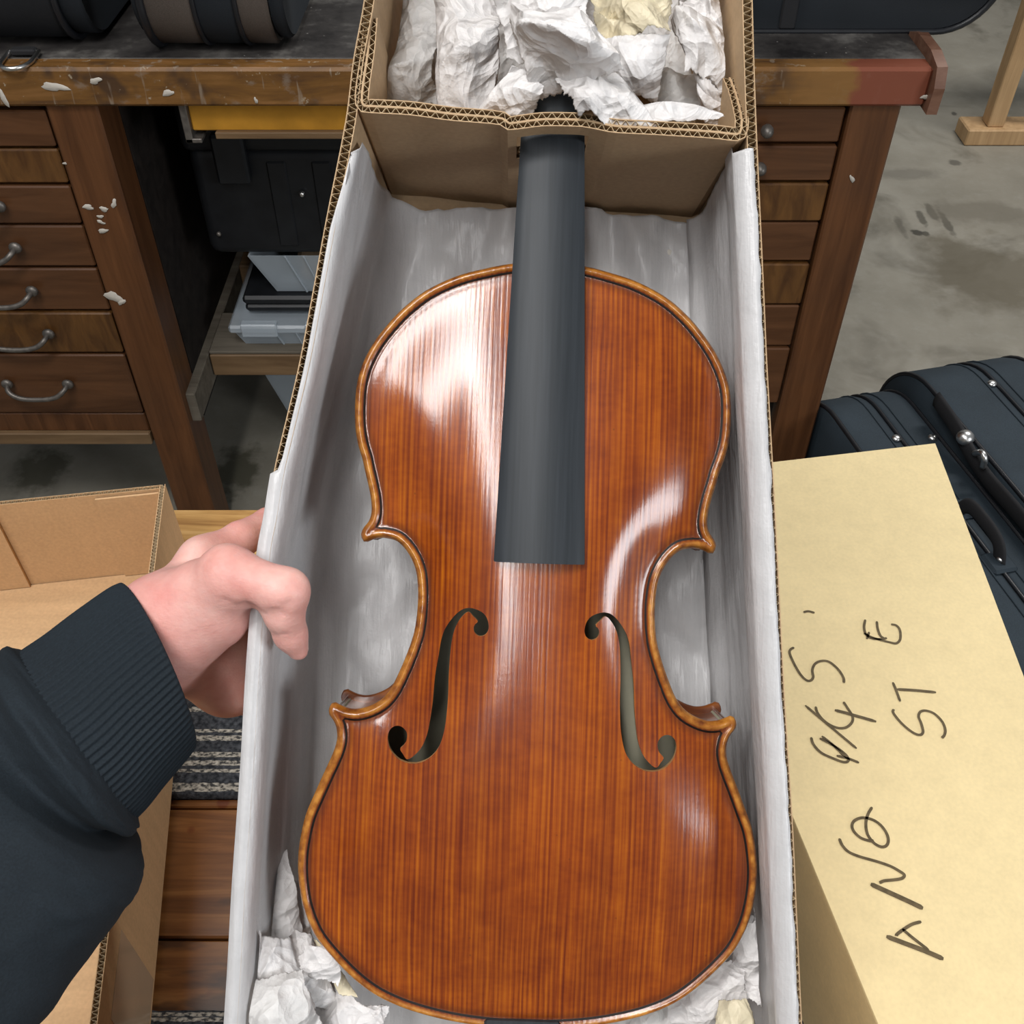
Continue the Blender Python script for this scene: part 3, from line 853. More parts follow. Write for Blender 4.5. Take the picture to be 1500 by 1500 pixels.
# bands run across the width of the end
def end_band(x0, x1, mat, nm, y0=1.362, zrad=0.07, H=0.30, T=0.56, e=0.0):
    prof = []
    for (cy, cz, a0) in ((y0 + zrad, zb0 + zrad, 180), (y0 + T - zrad, zb0 + zrad, 270), (y0 + T - zrad, zb0 + H - zrad, 0), (y0 + zrad, zb0 + H - zrad, 90)):
        for k in range(9):
            a = R(a0 + 90 * k / 8)
            prof.append((cy + zrad * math.cos(a), cz + zrad * math.sin(a)))
    n = len(prof)
    cy, cz = y0 + T / 2, zb0 + H / 2
    v = []
    for xx, ee in ((x0, e + 0.003), (x0 + 0.004, e), (x1 - 0.004, e), (x1, e + 0.003)):
        v += [(xx, cy + (a - cy) * (1 - ee / (T / 2)), cz + (z - cz) * (1 - ee / (H / 2))) for a, z in prof]
    f = []
    for k in range(3):
        f += [(k * n + i, (k + 1) * n + i, (k + 1) * n + (i + 1) % n, k * n + (i + 1) % n) for i in range(n)]
    f += [tuple(range(n - 1, -1, -1)), tuple(3 * n + i for i in range(n))]
    MB().add(v, f).build(nm, mat, r, True)
    return prof
for (xa, xb, mt, nm) in ((-0.468, -0.402, 'case_taupe', 'taupe_panel'), (-0.402, -0.349, 'case_dark', 'navy_band'), (-0.349, -0.308, 'case_taupe', 'taupe_panel')):
    prof = end_band(xa, xb, mt, nm)
    for x in (xa,):
        MB().tube([(x, a, z) for a, z in prof], 0.006 if xa < -0.45 else 0.0035, 6, True).build('piping', 'piping_black', r, True)
prof = end_band(-0.308, -0.290, 'case_dark', 'side_gusset', e=0.006)
prof = end_band(-0.482, -0.468, 'case_dark', 'side_gusset', e=0.006)
r = LEFTCASE
prof = end_band(-0.985, -0.585, 'case_black', 'body', y0=1.385)
MB().tube([(-0.585, a, z) for a, z in prof], 0.005, 6, True).build('piping', 'piping_black', r, True)
prof = end_band(-0.585, -0.552, 'case_dark', 'side_gusset', y0=1.385, e=0.004)
# black case at the right, its end overhanging the bench
r3 = sideways_case('instrument_case', 'black instrument case overhanging the right end of the bench', 0.12, 0.655, 1.462, 0.24, 0.26, None, 0.075,
    ((0.0, 0.10, 'case_dark', 'lower_shell'), (0.10, 0.17, 'case_black', 'middle_band'), (0.17, 0.24, 'case_dark', 'lid')))
for xx in (0.30, 0.365):
    mb = MB(); mb.bbox((xx, 1.458, zb0 + 0.004), (xx + 0.022, 1.463, zb0 + 0.24), 0.002); mb.build('strap', 'webbing', r3)

# ------------------------------------------------------------------ pine trestle at the right
tr = root('pine_trestle', (1.65, 3.04, 0), None, 'pale pine trestle stand with a vertical post on a flat foot', 'trestle')
fx = hit_z(1412, 214, 0.0)
mb = MB(); mb.bbox((fx.x, fx.y, 0), (fx.x + 0.75, fx.y + 0.10, 0.05), 0.004); mb.build('foot', 'pine', tr)
mb = MB(); mb.bbox((fx.x + 0.062, fx.y + 0.02, 0.05), (fx.x + 0.112, fx.y + 0.075, 1.0), 0.003); mb.build('post', 'pine', tr)
mb = MB(); mb.bbox((fx.x + 0.62, fx.y + 0.02, 0.05), (fx.x + 0.68, fx.y + 0.075, 1.0), 0.003); mb.build('post', 'pine', tr)
mb = MB(); mb.bbox((fx.x + 0.112, fx.y + 0.03, 0.33), (fx.x + 0.62, fx.y + 0.06, 0.42), 0.003); mb.build('cross_rail', 'pine', tr)
mb = MB(); mb.bbox((-0.16, -0.012, -0.018), (0.16, 0.012, 0.018), 0.003, Matrix.Translation((fx.x + 0.22, fx.y + 0.018, 0.24)) @ Matrix.Rotation(R(48), 4, 'Y')); mb.build('brace', 'pine', tr)
mb = MB(); mb.bbox((fx.x + 0.05, fx.y - 0.02, 0.98), (fx.x + 0.70, fx.y + 0.12, 1.03), 0.004); mb.build('top_bar', 'pine', tr)

# ------------------------------------------------------------------ near table with carpet strips
TZ = 0.75
tb = root('low_table', (0, 0.32, 0), None, 'wooden work table with oiled planks under the boxes', 'table')
ys = [-0.10, -0.005, 0.09, 0.185, 0.28, 0.375, 0.47, 0.57, 0.6845]
random.seed(9)
for i in range(len(ys) - 1):
    mb = MB(); mb.bbox((-0.95, ys[i] + 0.0008, TZ - 0.035), (0.285, ys[i + 1] - 0.0008, TZ - random.uniform(0, 0.0006)), 0.0012)
    mb.build('plank', 'table_pale' if i == len(ys) - 2 else 'table_wood', tb)
for (x, y) in ((-0.90, -0.06), (0.24, -0.06), (-0.90, 0.64), (0.24, 0.64)):
    mb = MB(); mb.bbox((x - 0.035, y - 0.035, 0), (x + 0.035, y + 0.035, TZ - 0.035), 0.003); mb.build('leg', 'rail_wood', tb)
for (a, b_) in (((-0.90, -0.07, TZ - 0.12), (0.24, -0.045, TZ - 0.035)), ((-0.90, 0.625, TZ - 0.12), (0.24, 0.65, TZ - 0.035))):
    mb = MB(); mb.box(a, b_); mb.build('apron', 'rail_wood', tb)
def carpet_strip(y0, y1, stripes, label):
    nx, ny = 260, 60
    th = 0.006
    v, f, s = [], [], []
    rnd = random.Random(int(y0 * 1000))
    for j in range(ny + 1):
        for i in range(nx + 1):
            x = -0.70 + 0.98 * i / nx
            y = y0 + (y1 - y0) * j / ny
            rel = (y - y0) / (y1 - y0)
            on = any(abs(rel - c) < w for c, w in stripes)
            edge = min(j, ny - j)
            z = TZ + th * (0.35 if edge == 0 else 0.85 if edge == 1 else 1.0) + (0.0007 * rnd.random() if on else 0.0004 * rnd.random())
            v.append((x, y + rnd.uniform(-0.0004, 0.0004), min(z, TZ + th)))
            s.append(1.0 if on else 0.0)
    for j in range(ny):
        for i in range(nx):
            a = j * (nx + 1) + i
            f.append((a, a + 1, a + nx + 2, a + nx + 1))
    nb = len(v)
    v += [(-0.70, y0, TZ + 0.0003), (0.28, y0, TZ + 0.0003), (0.28, y1, TZ + 0.0003), (-0.70, y1, TZ + 0.0003)]
    s += [0, 0, 0, 0]
    f.append((nb + 3, nb + 2, nb + 1, nb))
    f.append((nb, nb + 1, nx, *[k for k in range(nx - 1, -1, -1)]))
    o = mesh('carpet_strip', v, f, 'carpet', None, True, base=(0, (y0 + y1) / 2, TZ))
    at = o.data.attributes.new('stripe', 'FLOAT', 'POINT')
    at.data.foreach_set('value', s)
    tag(o, label, 'carpet', 'striped carpet strips on the table')
def yy(py):
    return hit_z(300, py, TZ + 0.006).y
ya, yb_ = yy(1166), yy(1040)
S = lambda py: (yy(py) - ya) / (yb_ - ya)
carpet_strip(ya, yb_ + 0.012, [(S(1159) * 0.9 + 0.01, 0.021), (S(1152) * 0.95, 0.021), (S(1134), 0.021), (S(1124), 0.021), (S(1113), 0.021), (S(1092), 0.021), (S(1083), 0.021), (S(1056), 0.021)], 'dark striped carpet strip on the table below the gripping hand')
ya, yb_ = yy(1600), yy(1478)
carpet_strip(ya, yb_, [(S(1486), 0.022), (S(1494), 0.022), (S(1520), 0.03), (S(1532), 0.03), (S(1545), 0.03)], 'dark striped carpet strip along the front of the table')
TM = TZ + 0.0065   # boxes rest on the carpet strips

# ------------------------------------------------------------------ yellow carton with marker writing
H1 = 0.115
zt = TM + H1
q = [hit_z(955, 696, zt), hit_z(1370, 648, zt)]
e_r = (hit_z(1500, 990, zt) - q[1]).normalized()
e_l = (hit_z(1284, 1496, zt) - q[0]).normalized()
nr = q[1] + e_r * 0.66
nl = q[0] + e_l * 0.64
top = [q[0], q[1], nr, nl]
cart = root('carton', sum(top, Vector()) / 4 - Vector((0, 0, H1)), None, 'closed tapered yellow-kraft carton with hand-written marker on top', 'box')
cen = sum(top, Vector()) / 4
def shrink(p, d):
    return p + (cen - p).normalized() * d
tpz = [p.copy() for p in top]
v = [shrink(p, 0.0012) for p in tpz] + [p - Vector((0, 0, 0.0012)) for p in tpz] + [p - Vector((0, 0, 0.0035)) for p in tpz]
f = [(3, 2, 1, 0)] + [(i, (i + 1) % 4, (i + 1) % 4 + 4, i + 4) for i in range(4)] + [(i + 4, (i + 1) % 4 + 4, (i + 1) % 4 + 8, i + 8) for i in range(4)] + [(8, 9, 10, 11)]
MB().add(v, f).build('top_panel', 'yellow_carton', cart)
for i in range(4):
    a, c = tpz[i], tpz[(i + 1) % 4]
    inn = Vector((0, 0, 1)).cross((c - a).normalized()) * 0.003
    if (cen - a).dot(inn) < 0:
        inn = -inn
    dz0, dz1 = Vector((0, 0, -0.0036)), Vector((0, 0, -H1))
    v = [a + dz0, c + dz0, c + dz1, a + dz1, a + dz0 + inn, c + dz0 + inn, c + dz1 + inn, a + dz1 + inn]
    MB().add(v, [(0, 1, 2, 3), (7, 6, 5, 4), (0, 4, 5, 1), (2, 6, 7, 3), (1, 5, 6, 2), (0, 3, 7, 4)]).build('side_panel', 'yellow_carton', cart)
MB().add([p - Vector((0, 0, H1 - 0.0)) for p in tpz] + [p - Vector((0, 0, H1 - 0.003)) for p in tpz], [(0, 1, 2, 3), (7, 6, 5, 4)]).build('bottom_panel', 'yellow_carton', cart)
def cr(x, y):
    return hit_z(x / 2.308 + 1000, y / 2.308 + 850, zt)
strokes = {
 'dash_mark': [[(408, 109), (425, 106), (446, 111)]],
 'letter_e': [[(617, 134), (613, 160), (620, 185), (640, 198), (672, 200), (690, 196)], [(656, 140), (659, 165), (668, 188), (680, 197)], [(704, 150), (722, 154), (734, 170), (735, 200), (722, 214), (700, 211), (645, 196), (612, 180)], [(630, 176), (622, 200)]],
 'letter_s': [[(376, 228), (364, 236), (362, 250), (380, 290), (400, 322), (418, 339), (432, 340), (441, 328), (438, 305), (447, 284), (468, 274), (495, 277), (525, 302), (543, 330), (545, 348)]],
 'letter_t': [[(710, 346), (722, 375), (735, 411)], [(724, 370), (780, 373), (856, 380)]],
 'letter_s_lower': [[(713, 437), (712, 450), (740, 485), (775, 514), (800, 524), (812, 514), (806, 485), (797, 462), (803, 446), (822, 442), (850, 452), (876, 478), (887, 505), (884, 525), (875, 534)]],
 'size_fraction': [[(414, 424), (480, 480), (540, 530), (588, 570)], [(449, 428), (456, 450), (480, 478), (515, 498), (548, 500), (570, 484), (574, 462), (555, 430), (543, 412)], [(514, 440), (570, 455), (654, 479)], [(434, 532), (442, 556), (468, 584), (510, 604), (545, 616), (560, 610), (550, 590), (510, 560), (463, 535)], [(470, 528), (510, 560), (555, 604)], [(520, 594), (560, 604), (596, 618)]],
 'letter_o': [[(640, 768), (626, 792), (619, 822), (624, 858), (645, 888), (670, 902), (688, 898), (695, 880), (688, 855), (668, 828), (640, 810), (606, 804), (580, 814), (572, 832), (580, 852), (602, 872), (632, 882), (645, 880)]],
 'letter_n': [[(529, 874), (540, 898), (562, 920), (600, 936), (650, 950), (700, 967), (735, 986), (749, 998), (740, 1009), (712, 1014), (682, 1017), (664, 1024)], [(635, 1028), (690, 1053), (760, 1085), (812, 1110)]],
 'letter_a': [[(806, 1155), (775, 1164), (745, 1182), (724, 1198), (722, 1204)], [(742, 1180), (780, 1212), (832, 1252)], [(688, 1205), (760, 1232), (820, 1255), (881, 1281)]],
}
thick = {('letter_n', 1): 1.7, ('letter_a', 2): 1.6, ('size_fraction', 2): 1.3, ('letter_t', 1): 1.2}
for nm, ss in strokes.items():
    mb = MB()
    for k, s in enumerate(ss):
        P = smoothpoly([cr(*p) + Vector((0, 0, 0.0003)) for p in s], 6)
        wd = 0.00085 * thick.get((nm, k), 1.0)
        L = []
        for i in range(len(P)):
            a, c = P[max(i - 1, 0)], P[min(i + 1, len(P) - 1)]
            t = Vector(c - a).normalized()
            sd = t.cross(Vector((0, 0, 1))) * wd * (0.55 if i in (0, len(P) - 1) else 1.0)
            L.append((Vector(P[i]) - sd, Vector(P[i]) + sd))
        v = [p for a, c in L for p in (a, c)] + [p + Vector((0, 0, 0.0002)) for a, c in L for p in (a, c)]
        n = 2 * len(L)
        f = []
        for i in range(len(L) - 1):
            f.append((n + 2 * i, n + 2 * i + 1, n + 2 * i + 3, n + 2 * i + 2))
            f.append((2 * i, n + 2 * i, n + 2 * i + 2, 2 * i + 2))
            f.append((2 * i + 1, 2 * i + 3, n + 2 * i + 3, n + 2 * i + 1))
        mb.add(v, f)
    mb.build('marker_' + nm.replace('_lower', ''), 'ink', cart)

# ------------------------------------------------------------------ corrugated board builder
def corrugated(path, z0, z1, th, parent, mat='kraft', layers=1, pitch=0.0034, hd=None, name='side_wall', normal_sign=1, zfun=None, flutename='fluting', up=Vector((0, 0, 1)), lower_mat=None):
    """board following path (list of Vector in the plane), between offsets z0..z1 along up; real liners and wavy flute between them"""
    P = resample(np.array([tuple(p) for p in path]), 0.004, False)
    P = [Vector(p) for p in P]
    m = len(P)
    N = []
    for i in range(m):
        t = (P[min(i + 1, m - 1)] - P[max(i - 1, 0)]).normalized()
        N.append(t.cross(up).normalized() * normal_sign)
    lt = 0.00045
    mb = MB()
    offs = [k * th / layers for k in range(layers + 1)]
    zt_ = [(zfun(i / (m - 1)) if zfun else 0.0) for i in range(m)]
    for k, o_ in enumerate(offs):
        a0, a1 = (o_ - (0 if k == 0 else lt), o_ + (lt if k < layers else 0))
        v = []
        for i in range(m):
            for (oo, zz) in ((a0, z0), (a1, z0), (a1, z1 + zt_[i]), (a0, z1 + zt_[i])):
                v.append(P[i] + N[i] * oo + up * zz)
        f = []
        for i in range(m - 1):
            for j in range(4):
                f.append((4 * i + j, 4 * i + (j + 1) % 4, 4 * i + 4 + (j + 1) % 4, 4 * i + 4 + j))
        f += [(3, 2, 1, 0), tuple(4 * (m - 1) + j for j in range(4))]
        mb.add(v, f)
    wall = mb.build(name, mat, parent)
    L = np.concatenate([[0], np.cumsum([(P[i + 1] - P[i]).length for i in range(m - 1)])])
    PA, NA = np.array([tuple(p) for p in P]), np.array([tuple(p) for p in N])
    mb = MB()
    lay = th / layers
    for k in range(layers):
        ns = int(L[-1] / pitch * 8)
        ss = np.linspace(0, L[-1], ns)
        v = []
        for s in ss:
            p = Vector([np.interp(s, L, PA[:, j]) for j in range(3)])
            nn = Vector([np.interp(s, L, NA[:, j]) for j in range(3)]).normalized()
            zz = np.interp(s, L, zt_)
            w = math.sin(2 * math.pi * (s / pitch + 0.37 * k) + 0.8 * math.sin(s * 43 + k) + 0.5 * math.sin(s * 117))
            mid = lay * (k + 0.5) + w * (lay * 0.5 - lt)
            for e in (-0.00016, 0.00016):
                v.append(p + nn * (mid + e) + up * z0)
                v.append(p + nn * (mid + e) + up * (z1 + zz - 0.0002))
        f = []
        for i in range(ns - 1):
            a = 4 * i
            f += [(a, a + 4, a + 5, a + 1), (a + 2, a + 3, a + 7, a + 6), (a + 1, a + 5, a + 7, a + 3)]
        mb.add(v, f)
    mb.build(flutename, 'flute', wall)
    return wall

# ------------------------------------------------------------------ open kraft box at the left
zr = TM + 0.10
cr_ = hit_z(242, 709, zr)
ang = R(8.7)
ax = Vector((-math.sin(ang), math.cos(ang), 0)) * -1        # towards the viewer
lx = Vector((-math.cos(ang), -math.sin(ang), 0))            # to the left
ob = root('open_box', cr_ + ax * 0.3 + lx * 0.17 - Vector((0, 0, 0.10)), None, 'open kraft cardboard box lying empty left of the person\'s arm', 'box')
Lb, Wb, Hb = 0.66, 0.36, 0.10
c_fr, c_fl = cr_.copy(), cr_ + lx * Wb
c_nr, c_nl = cr_ + ax * Lb, cr_ + lx * Wb + ax * Lb
corrugated([c_fr, c_nr], -Hb, 0, 0.0042, ob, 'kraft_box', normal_sign=1 if (c_nr - c_fr).cross(Vector((0, 0, 1))).dot(lx) > 0 else -1)
corrugated([c_fl, c_nl], -Hb, 0, 0.0042, ob, 'kraft_box', normal_sign=1 if (c_nl - c_fl).cross(Vector((0, 0, 1))).dot(-lx) > 0 else -1)
corrugated([c_fr + lx * 0.0045, c_fl - lx * 0.0045], -Hb, -0.0005, 0.0042, ob, 'kraft_box', normal_sign=1 if (c_fl - c_fr).cross(Vector((0, 0, 1))).dot(ax) > 0 else -1, name='end_wall')
corrugated([c_nr + lx * 0.0045, c_nl - lx * 0.0045], -Hb, -0.0005, 0.0042, ob, 'kraft_box', normal_sign=1 if (c_nl - c_nr).cross(Vector((0, 0, 1))).dot(-ax) > 0 else -1, name='end_wall')
def slab(p, ex, ey, ez, mat, nm, par):
    v = [p, p + ex, p + ex + ey, p + ey]
    v += [x + ez for x in v]
    return MB().add(v, [(3, 2, 1, 0), (4, 5, 6, 7), (0, 1, 5, 4), (1, 2, 6, 5), (2, 3, 7, 6), (3, 0, 4, 7)]).build(nm, mat, par)
Z = Vector((0, 0, 1))
slab(c_fr - Z * Hb + lx * 0.005 + ax * 0.005, lx * (Wb - 0.01), ax * (Lb - 0.01), Z * 0.004, 'kraft_box', 'floor_panel', ob)
# inner flaps against the far wall
slab(c_fr - Z * (Hb - 0.005) + lx * 0.135 + ax * 0.0055, lx * 0.21, ax * 0.0025, Z * (Hb - 0.012), 'kraft_box', 'inner_flap', ob)
slab(c_fr - Z * (Hb - 0.005) + lx * 0.0055 + ax * 0.0055, lx * 0.050, ax * 0.0018, Z * (Hb - 0.008), 'kraft_box', 'inner_flap', ob)
slab(c_fr - Z * (Hb - 0.0048) + lx * 0.0052 + ax * 0.02, lx * 0.0025, ax * (Lb - 0.05), Z * 0.055, 'kraft_box', 'inner_flap', ob)
# tape on the outside of the right wall
slab(hit_z(160, 1420, zr) * 0 + cr_ + ax * 0.36 - Z * (Hb - 0.004) - lx * 0.0004, ax * 0.05, Z * 0.075, lx * 0.0003, 'tape', 'packing_tape', ob)

# ------------------------------------------------------------------ hand-held violin shipping box (tilted frame)
DR, DF = 0.447, 0.562
TH = 0.0046
left_px = [(566, -492), (540, -80), (533, 0), (517, 88), (506, 176), (480, 308), (472, 350), (455, 443), (437, 537), (414, 634), (401, 690), (390, 757), (380, 810), (370, 905), (363, 1000), (357, 1110), (350, 1210), (343, 1310), (332, 1500), (294, 2042)]
right_px = [(1098, -492), (1101, -80), (1102.6, 0), (1105, 88), (1109, 198), (1120, 440), (1124, 532), (1132, 673), (1141, 845), (1150, 1023), (1161, 1197), (1167, 1327), (1175, 1500), (1201, 2042)]
LP = resample(smoothpoly([F(x, y, DR) for x, y in left_px], 4), 0.004, False)
RP = resample(smoothpoly([F(x, y, DR) for x, y in right_px], 4), 0.004, False)
def XLat(Y):
    return float(np.interp(-Y, -LP[:, 1], LP[:, 0]))
def XRat(Y):
    return float(np.interp(-Y, -RP[:, 1], RP[:, 0]))
Ytop, Ybot = LP[0, 1], LP[-1, 1]
sb = root('shipping_box', (0, -0.38, -DF - 0.004), RF, 'long tapered kraft shipping box holding the violin, lined with white paper', 'box')
corrugated([Vector(p) for p in LP], -(DF - DR), 0, TH, sb, 'kraft', pitch=0.0036, normal_sign=-1)
corrugated([Vector(p) for p in RP], -(DF - DR), 0, TH, sb, 'kraft', pitch=0.0036, normal_sign=1)
for yq, sg in ((Ytop, 1), (Ybot, -1)):
    corrugated([Vector((XLat(yq) + TH, yq, -DR)), Vector((XRat(yq) - TH, yq, -DR))], -(DF - DR), 0, TH, sb, 'kraft', name='end_wall', normal_sign=sg)
# floor panel
v = []
YS = np.linspace(Ytop, Ybot, 40)
for yq in YS:
    v += [(XLat(yq), yq, -DF), (XRat(yq), yq, -DF), (XRat(yq), yq, -DF - 0.004), (XLat(yq), yq, -DF - 0.004)]
f = []
for i in range(39):
    for j in range(4):
        f.append((4 * i + j, 4 * i + 4 + j, 4 * i + 4 + (j + 1) % 4, 4 * i + (j + 1) % 4))
f += [(0, 1, 2, 3), tuple(4 * 39 + 3 - j for j in range(4))]
MB().add(v, f).build('floor_panel', 'kraft', sb)

# cardboard neck support: cross board with neck hole and two folded cheeks
ins = root('cardboard_insert', (0, 0.17, -DF), RF, 'folded double-wall cardboard insert with a hole for the violin neck', 'insert')
bp = [(531, 20), (528, 70), (522, 120), (520, 150), (527, 164), (545, 167), (600, 170), (660, 178), (722, 183), (736, 186), (744, 192), (757, 191)]
bm_ = [(757, 191), (772, 189), (800, 186), (850, 187), (864, 189)]
br = [(864, 189), (884, 193), (902, 196), (960, 199), (1040, 204), (1078, 208), (1090, 204), (1096, 188), (1098, 150), (1097, 110), (1094, 82)]
def dz_l(t):
    return -0.012 * max(0, 0.25 - t) / 0.25
IT = 0.0062
def ipath(pts):
    return [Vector(p) for p in smoothpoly([F(x, y, DR) for x, y in pts], 5)]
IN = dict(layers=2, pitch=0.0042, mat='kraft')
corrugated(ipath(bp), -(DF - DR) + 0.001, 0.001, IT, ins, name='cross_board', normal_sign=-1, zfun=lambda t: -0.004 * max(0, 0.3 - t) / 0.3, **IN)
corrugated(ipath(br), -(DF - DR) + 0.001, 0.001, IT, ins, name='cross_board', normal_sign=-1, zfun=lambda t: -0.022 * max(0, t - 0.72) / 0.28, **IN)
corrugated(ipath(bm_), -0.0085, 0.001, IT, ins, name='bridge_strip', normal_sign=-1, **IN)
corrugated(ipath(bm_), -(DF - DR) + 0.001, -0.036, IT, ins, name='cross_board', normal_sign=-1, **IN)
# torn flap under the hole edge and clear tape on the board
tp = [F(1010, 212, 0.4515), F(1072, 216, 0.4515), F(1058, 236, 0.478), F(1000, 232, 0.478)]
off = Vector((0, -0.0003, 0))
MB().add([p - Vector((0, 0.0008, 0)) for p in tp], [(0, 1, 2, 3)]).build('tape_patch', 'tape', ins) if False else None

# white lining paper
def fbm(x, y, z=0.0, o=3):
    s, a = 0.0, 1.0
    for k in range(o):
        s += a * mnoise.noise(Vector((x, y, z + 7.3 * k)))
        x, y, a = x * 2.03, y * 2.03, a * 0.5
    return s
def lining():
    rows = 300
    v, cols = [], None
    Y0, Y1 = 0.1655, -0.36
    for i in range(rows + 1):
        t = i / rows
        Yb = Y0 + (Y1 - Y0) * t
        py = 750 - Yb / DR * 1500
        xl, xr = XLat(Yb), XRat(Yb)
        wrap = min(1, max(0, (py - 670) / 40.0))
        pts = []
        # left rim
        tk = 0.0012 * fbm(Yb * 60, 3.1)
        if True:
            xo = (xl + TH * 0.62) * (1 - wrap) + (xl - 0.0011 + tk * 0.3) * wrap
            zo = -DR - 0.0004 * (1 - wrap) - (0.010 + 0.006 * fbm(Yb * 25, 9.0)) * wrap
            pts.append((xo, zo))
            pts.append(((xo * 0.5 + (xl + TH * 0.62) * 0.5) if wrap < 0.5 else xl - 0.0010, -DR + 0.0008))
            pts.append((xl + TH * 0.8, -DR + 0.0013))
        w0 = xl + TH + 0.0010
        # slanting fold: upper wall sheet hangs straight, then eases into the corner
        fold = 0.40 + 0.25 * min(1, max(0, (900 - py) / 700)) + 0.02 * fbm(Yb * 12, 4.4)
        for k in range(1, 24):
            u = k / 24
            d = DR + (DF - DR - 0.006) * u
            x = w0 + 0.004 * max(0, u - fold) + 0.013 * max(0, (u - 0.80) / 0.2) ** 2
            x += 0.0014 + 0.0020 * fbm(u * 2.2 + 3, Yb * 7, 1.0) * min(1, u * 5) + 0.0005 * fbm(u * 9, Yb * 3.5, 2.0) * min(1, u * 5)
            if u > fold:
                x += 0.003 * min(1, (u - fold) * 14)
            pts.append((x, -d))
        wl = xr - xl - 2 * TH
        for k in range(0, 44):
            u = k / 43
            x = w0 + 0.018 + (wl - 0.036 + 0.010) * u
            zz = -DF + 0.004 + 0.010 * abs(fbm(u * 4.2 + 1, Yb * 14, 5.0, 2)) + 0.004 * abs(fbm(u * 13 + 3 * Yb, Yb * 26, 6.0, 2))
            zz += 0.004 * math.exp(-((u - 0.78 - 0.1 * math.sin(Yb * 20)) / 0.035) ** 2)
            pts.append((x, zz))
        w1 = xr - TH - 0.0010
        for k in range(1, 24):
            u = 1 - k / 24
            d = DR + (DF - DR - 0.006) * u
            x = w1 - 0.010 * max(0, (u - 0.80) / 0.2) ** 2
            x -= 0.0014 + 0.0018 * fbm(u * 2.2 + 13, Yb * 7, 11.0) * min(1, u * 5) + 0.0005 * fbm(u * 9, Yb * 3.5, 12.0) * min(1, u * 5)
            if u < 0.30:
                x -= 0.0026 * min(1, (0.30 - u) * 12)
            pts.append((x, -d))
        pts.append((xr - TH * 0.9, -DR + 0.0010))
        pts.append((xr - TH * 0.35 + 0.0007 * fbm(Yb * 90, 17), -DR + 0.0006))
        cols = len(pts)
        for c, (x, z) in enumerate(pts):
            yy_ = Yb
            if t < 0.08:       # ragged upper edge
                fr = (x - xl) / (xr - xl)
                deep_ = min(1, max(0, (-z - DR) / (DF - DR)))
                lo = 0.001 + 0.006 * abs(fbm(fr * 6, 3.3)) * deep_ + 0.010 * max(0, (fr - 0.62) / 0.38) * deep_
                if c < 4:
                    lo += 0.004 + 0.004 * (3 - c)
                if c > cols - 4:
                    lo += 0.006
                yy_ = Yb - lo * (1 - t / 0.08)
                z += 0.006 * deep_ * (1 - t / 0.08) * (0.5 + fbm(fr * 7, 1.1))
            v.append((x, yy_, z))
    f = []
    for i in range(rows):
        for c in range(cols - 1):
            a = i * cols + c
            f.append((a, a + cols, a + cols + 1, a + 1))
    o = mesh('lining_paper', v, f, 'tissue', None, True, held=True)
    tag(o, 'thin white glassine paper lining the walls and floor of the shipping box', 'paper')
    sm = o.modifiers.new('thickness', 'SOLIDIFY')
    sm.thickness = 0.0003
    sm.offset = 0
    return o
lining()
g_ = mesh('glue_blob', [(F(981, 368, 0.5555) + Vector((0.0042 * math.cos(a) * (1 + 0.15 * math.sin(2 * a)), 0.0034 * math.sin(a) * (1 + 0.2 * math.sin(3 * a + 1)), 0))) for a in np.linspace(0, 2 * math.pi, 16, False)] + [F(981, 368, 0.5535)], [(i, (i + 1) % 16, 16) for i in range(16)], 'glue', None, True, held=True)
tag(g_, 'small pale dried glue blob on the lining right of the fingerboard', 'glue')

# ------------------------------------------------------------------ violin
KV = 0.47 / 1500.0
TH_V = R(1.95)
vio = root('violin', F(785.5, 900, 0.47), RF @ Matrix.Rotation(-TH_V, 3, 'Z'), 'orange-brown varnished violin without strings or bridge lying in the lined box', 'violin')
ca, sa = math.cos(TH_V), math.sin(TH_V)
def vl(px, py):
    dx, dy = px - 785.5, py - 900
    s = -dx * sa + dy * ca
    w = dx * ca + dy * sa
    return (w * KV, -s * KV)
half_px = [(752.8, 386), (713, 393), (670.7, 404), (628, 423.3), (596, 446.8), (572.5, 470.3), (549, 500), (532, 532), (523.5, 562), (520.7, 594), (521.3, 626), (525.6, 651.6), (532, 673), (535.5, 690), (540.5, 711), (544.4, 732.7), (544.8, 751.9), (540.5, 764.7), (533.5, 773.5), (529.6, 781.7)]
c_px = [(531, 789), (534.5, 793)]
bout_c = [(541, 790.5), (549, 787.5), (558, 786.3), (566, 787), (581, 791), (594, 803), (604.5, 820), (611, 839), (613.2, 861), (613.2, 882), (611, 907.6), (606.7, 931), (598, 956.7), (586.5, 984), (573.6, 1010), (559, 1027), (541, 1037), (523, 1041.5), (508, 1039.8), (496, 1035)]
c2_px = [(489, 1031.5), (485, 1034), (482, 1041), (483, 1048)]
low_px = [(489.6, 1057.6), (493.6, 1069.6), (494, 1086), (488, 1105.6), (475, 1134), (460.8, 1165.6), (448.8, 1194), (441.6, 1223), (437.4, 1252), (437, 1281), (439.6, 1307), (446, 1336), (461, 1371), (485, 1402), (516, 1433.6), (545, 1456), (576, 1472), (612, 1485), (660, 1497), (710, 1504.5)]
L_ = [vl(*p) for p in half_px + c_px + bout_c + c2_px + low_px]
topy = -vl(803, 384)[1] * -1
boty = vl(765, 1509)[1]
half = [(0.0, topy)] + L_ + [(0.0, boty)]
hs = smoothpoly(half, 6)
hs = resample(hs, 0.0016, False)
hs[0, 0] = 0; hs[-1, 0] = 0
OUT = np.vstack([hs, np.stack([-hs[-2:0:-1, 0], hs[-2:0:-1, 1]], 1)])      # counter-clockwise (left side downwards)
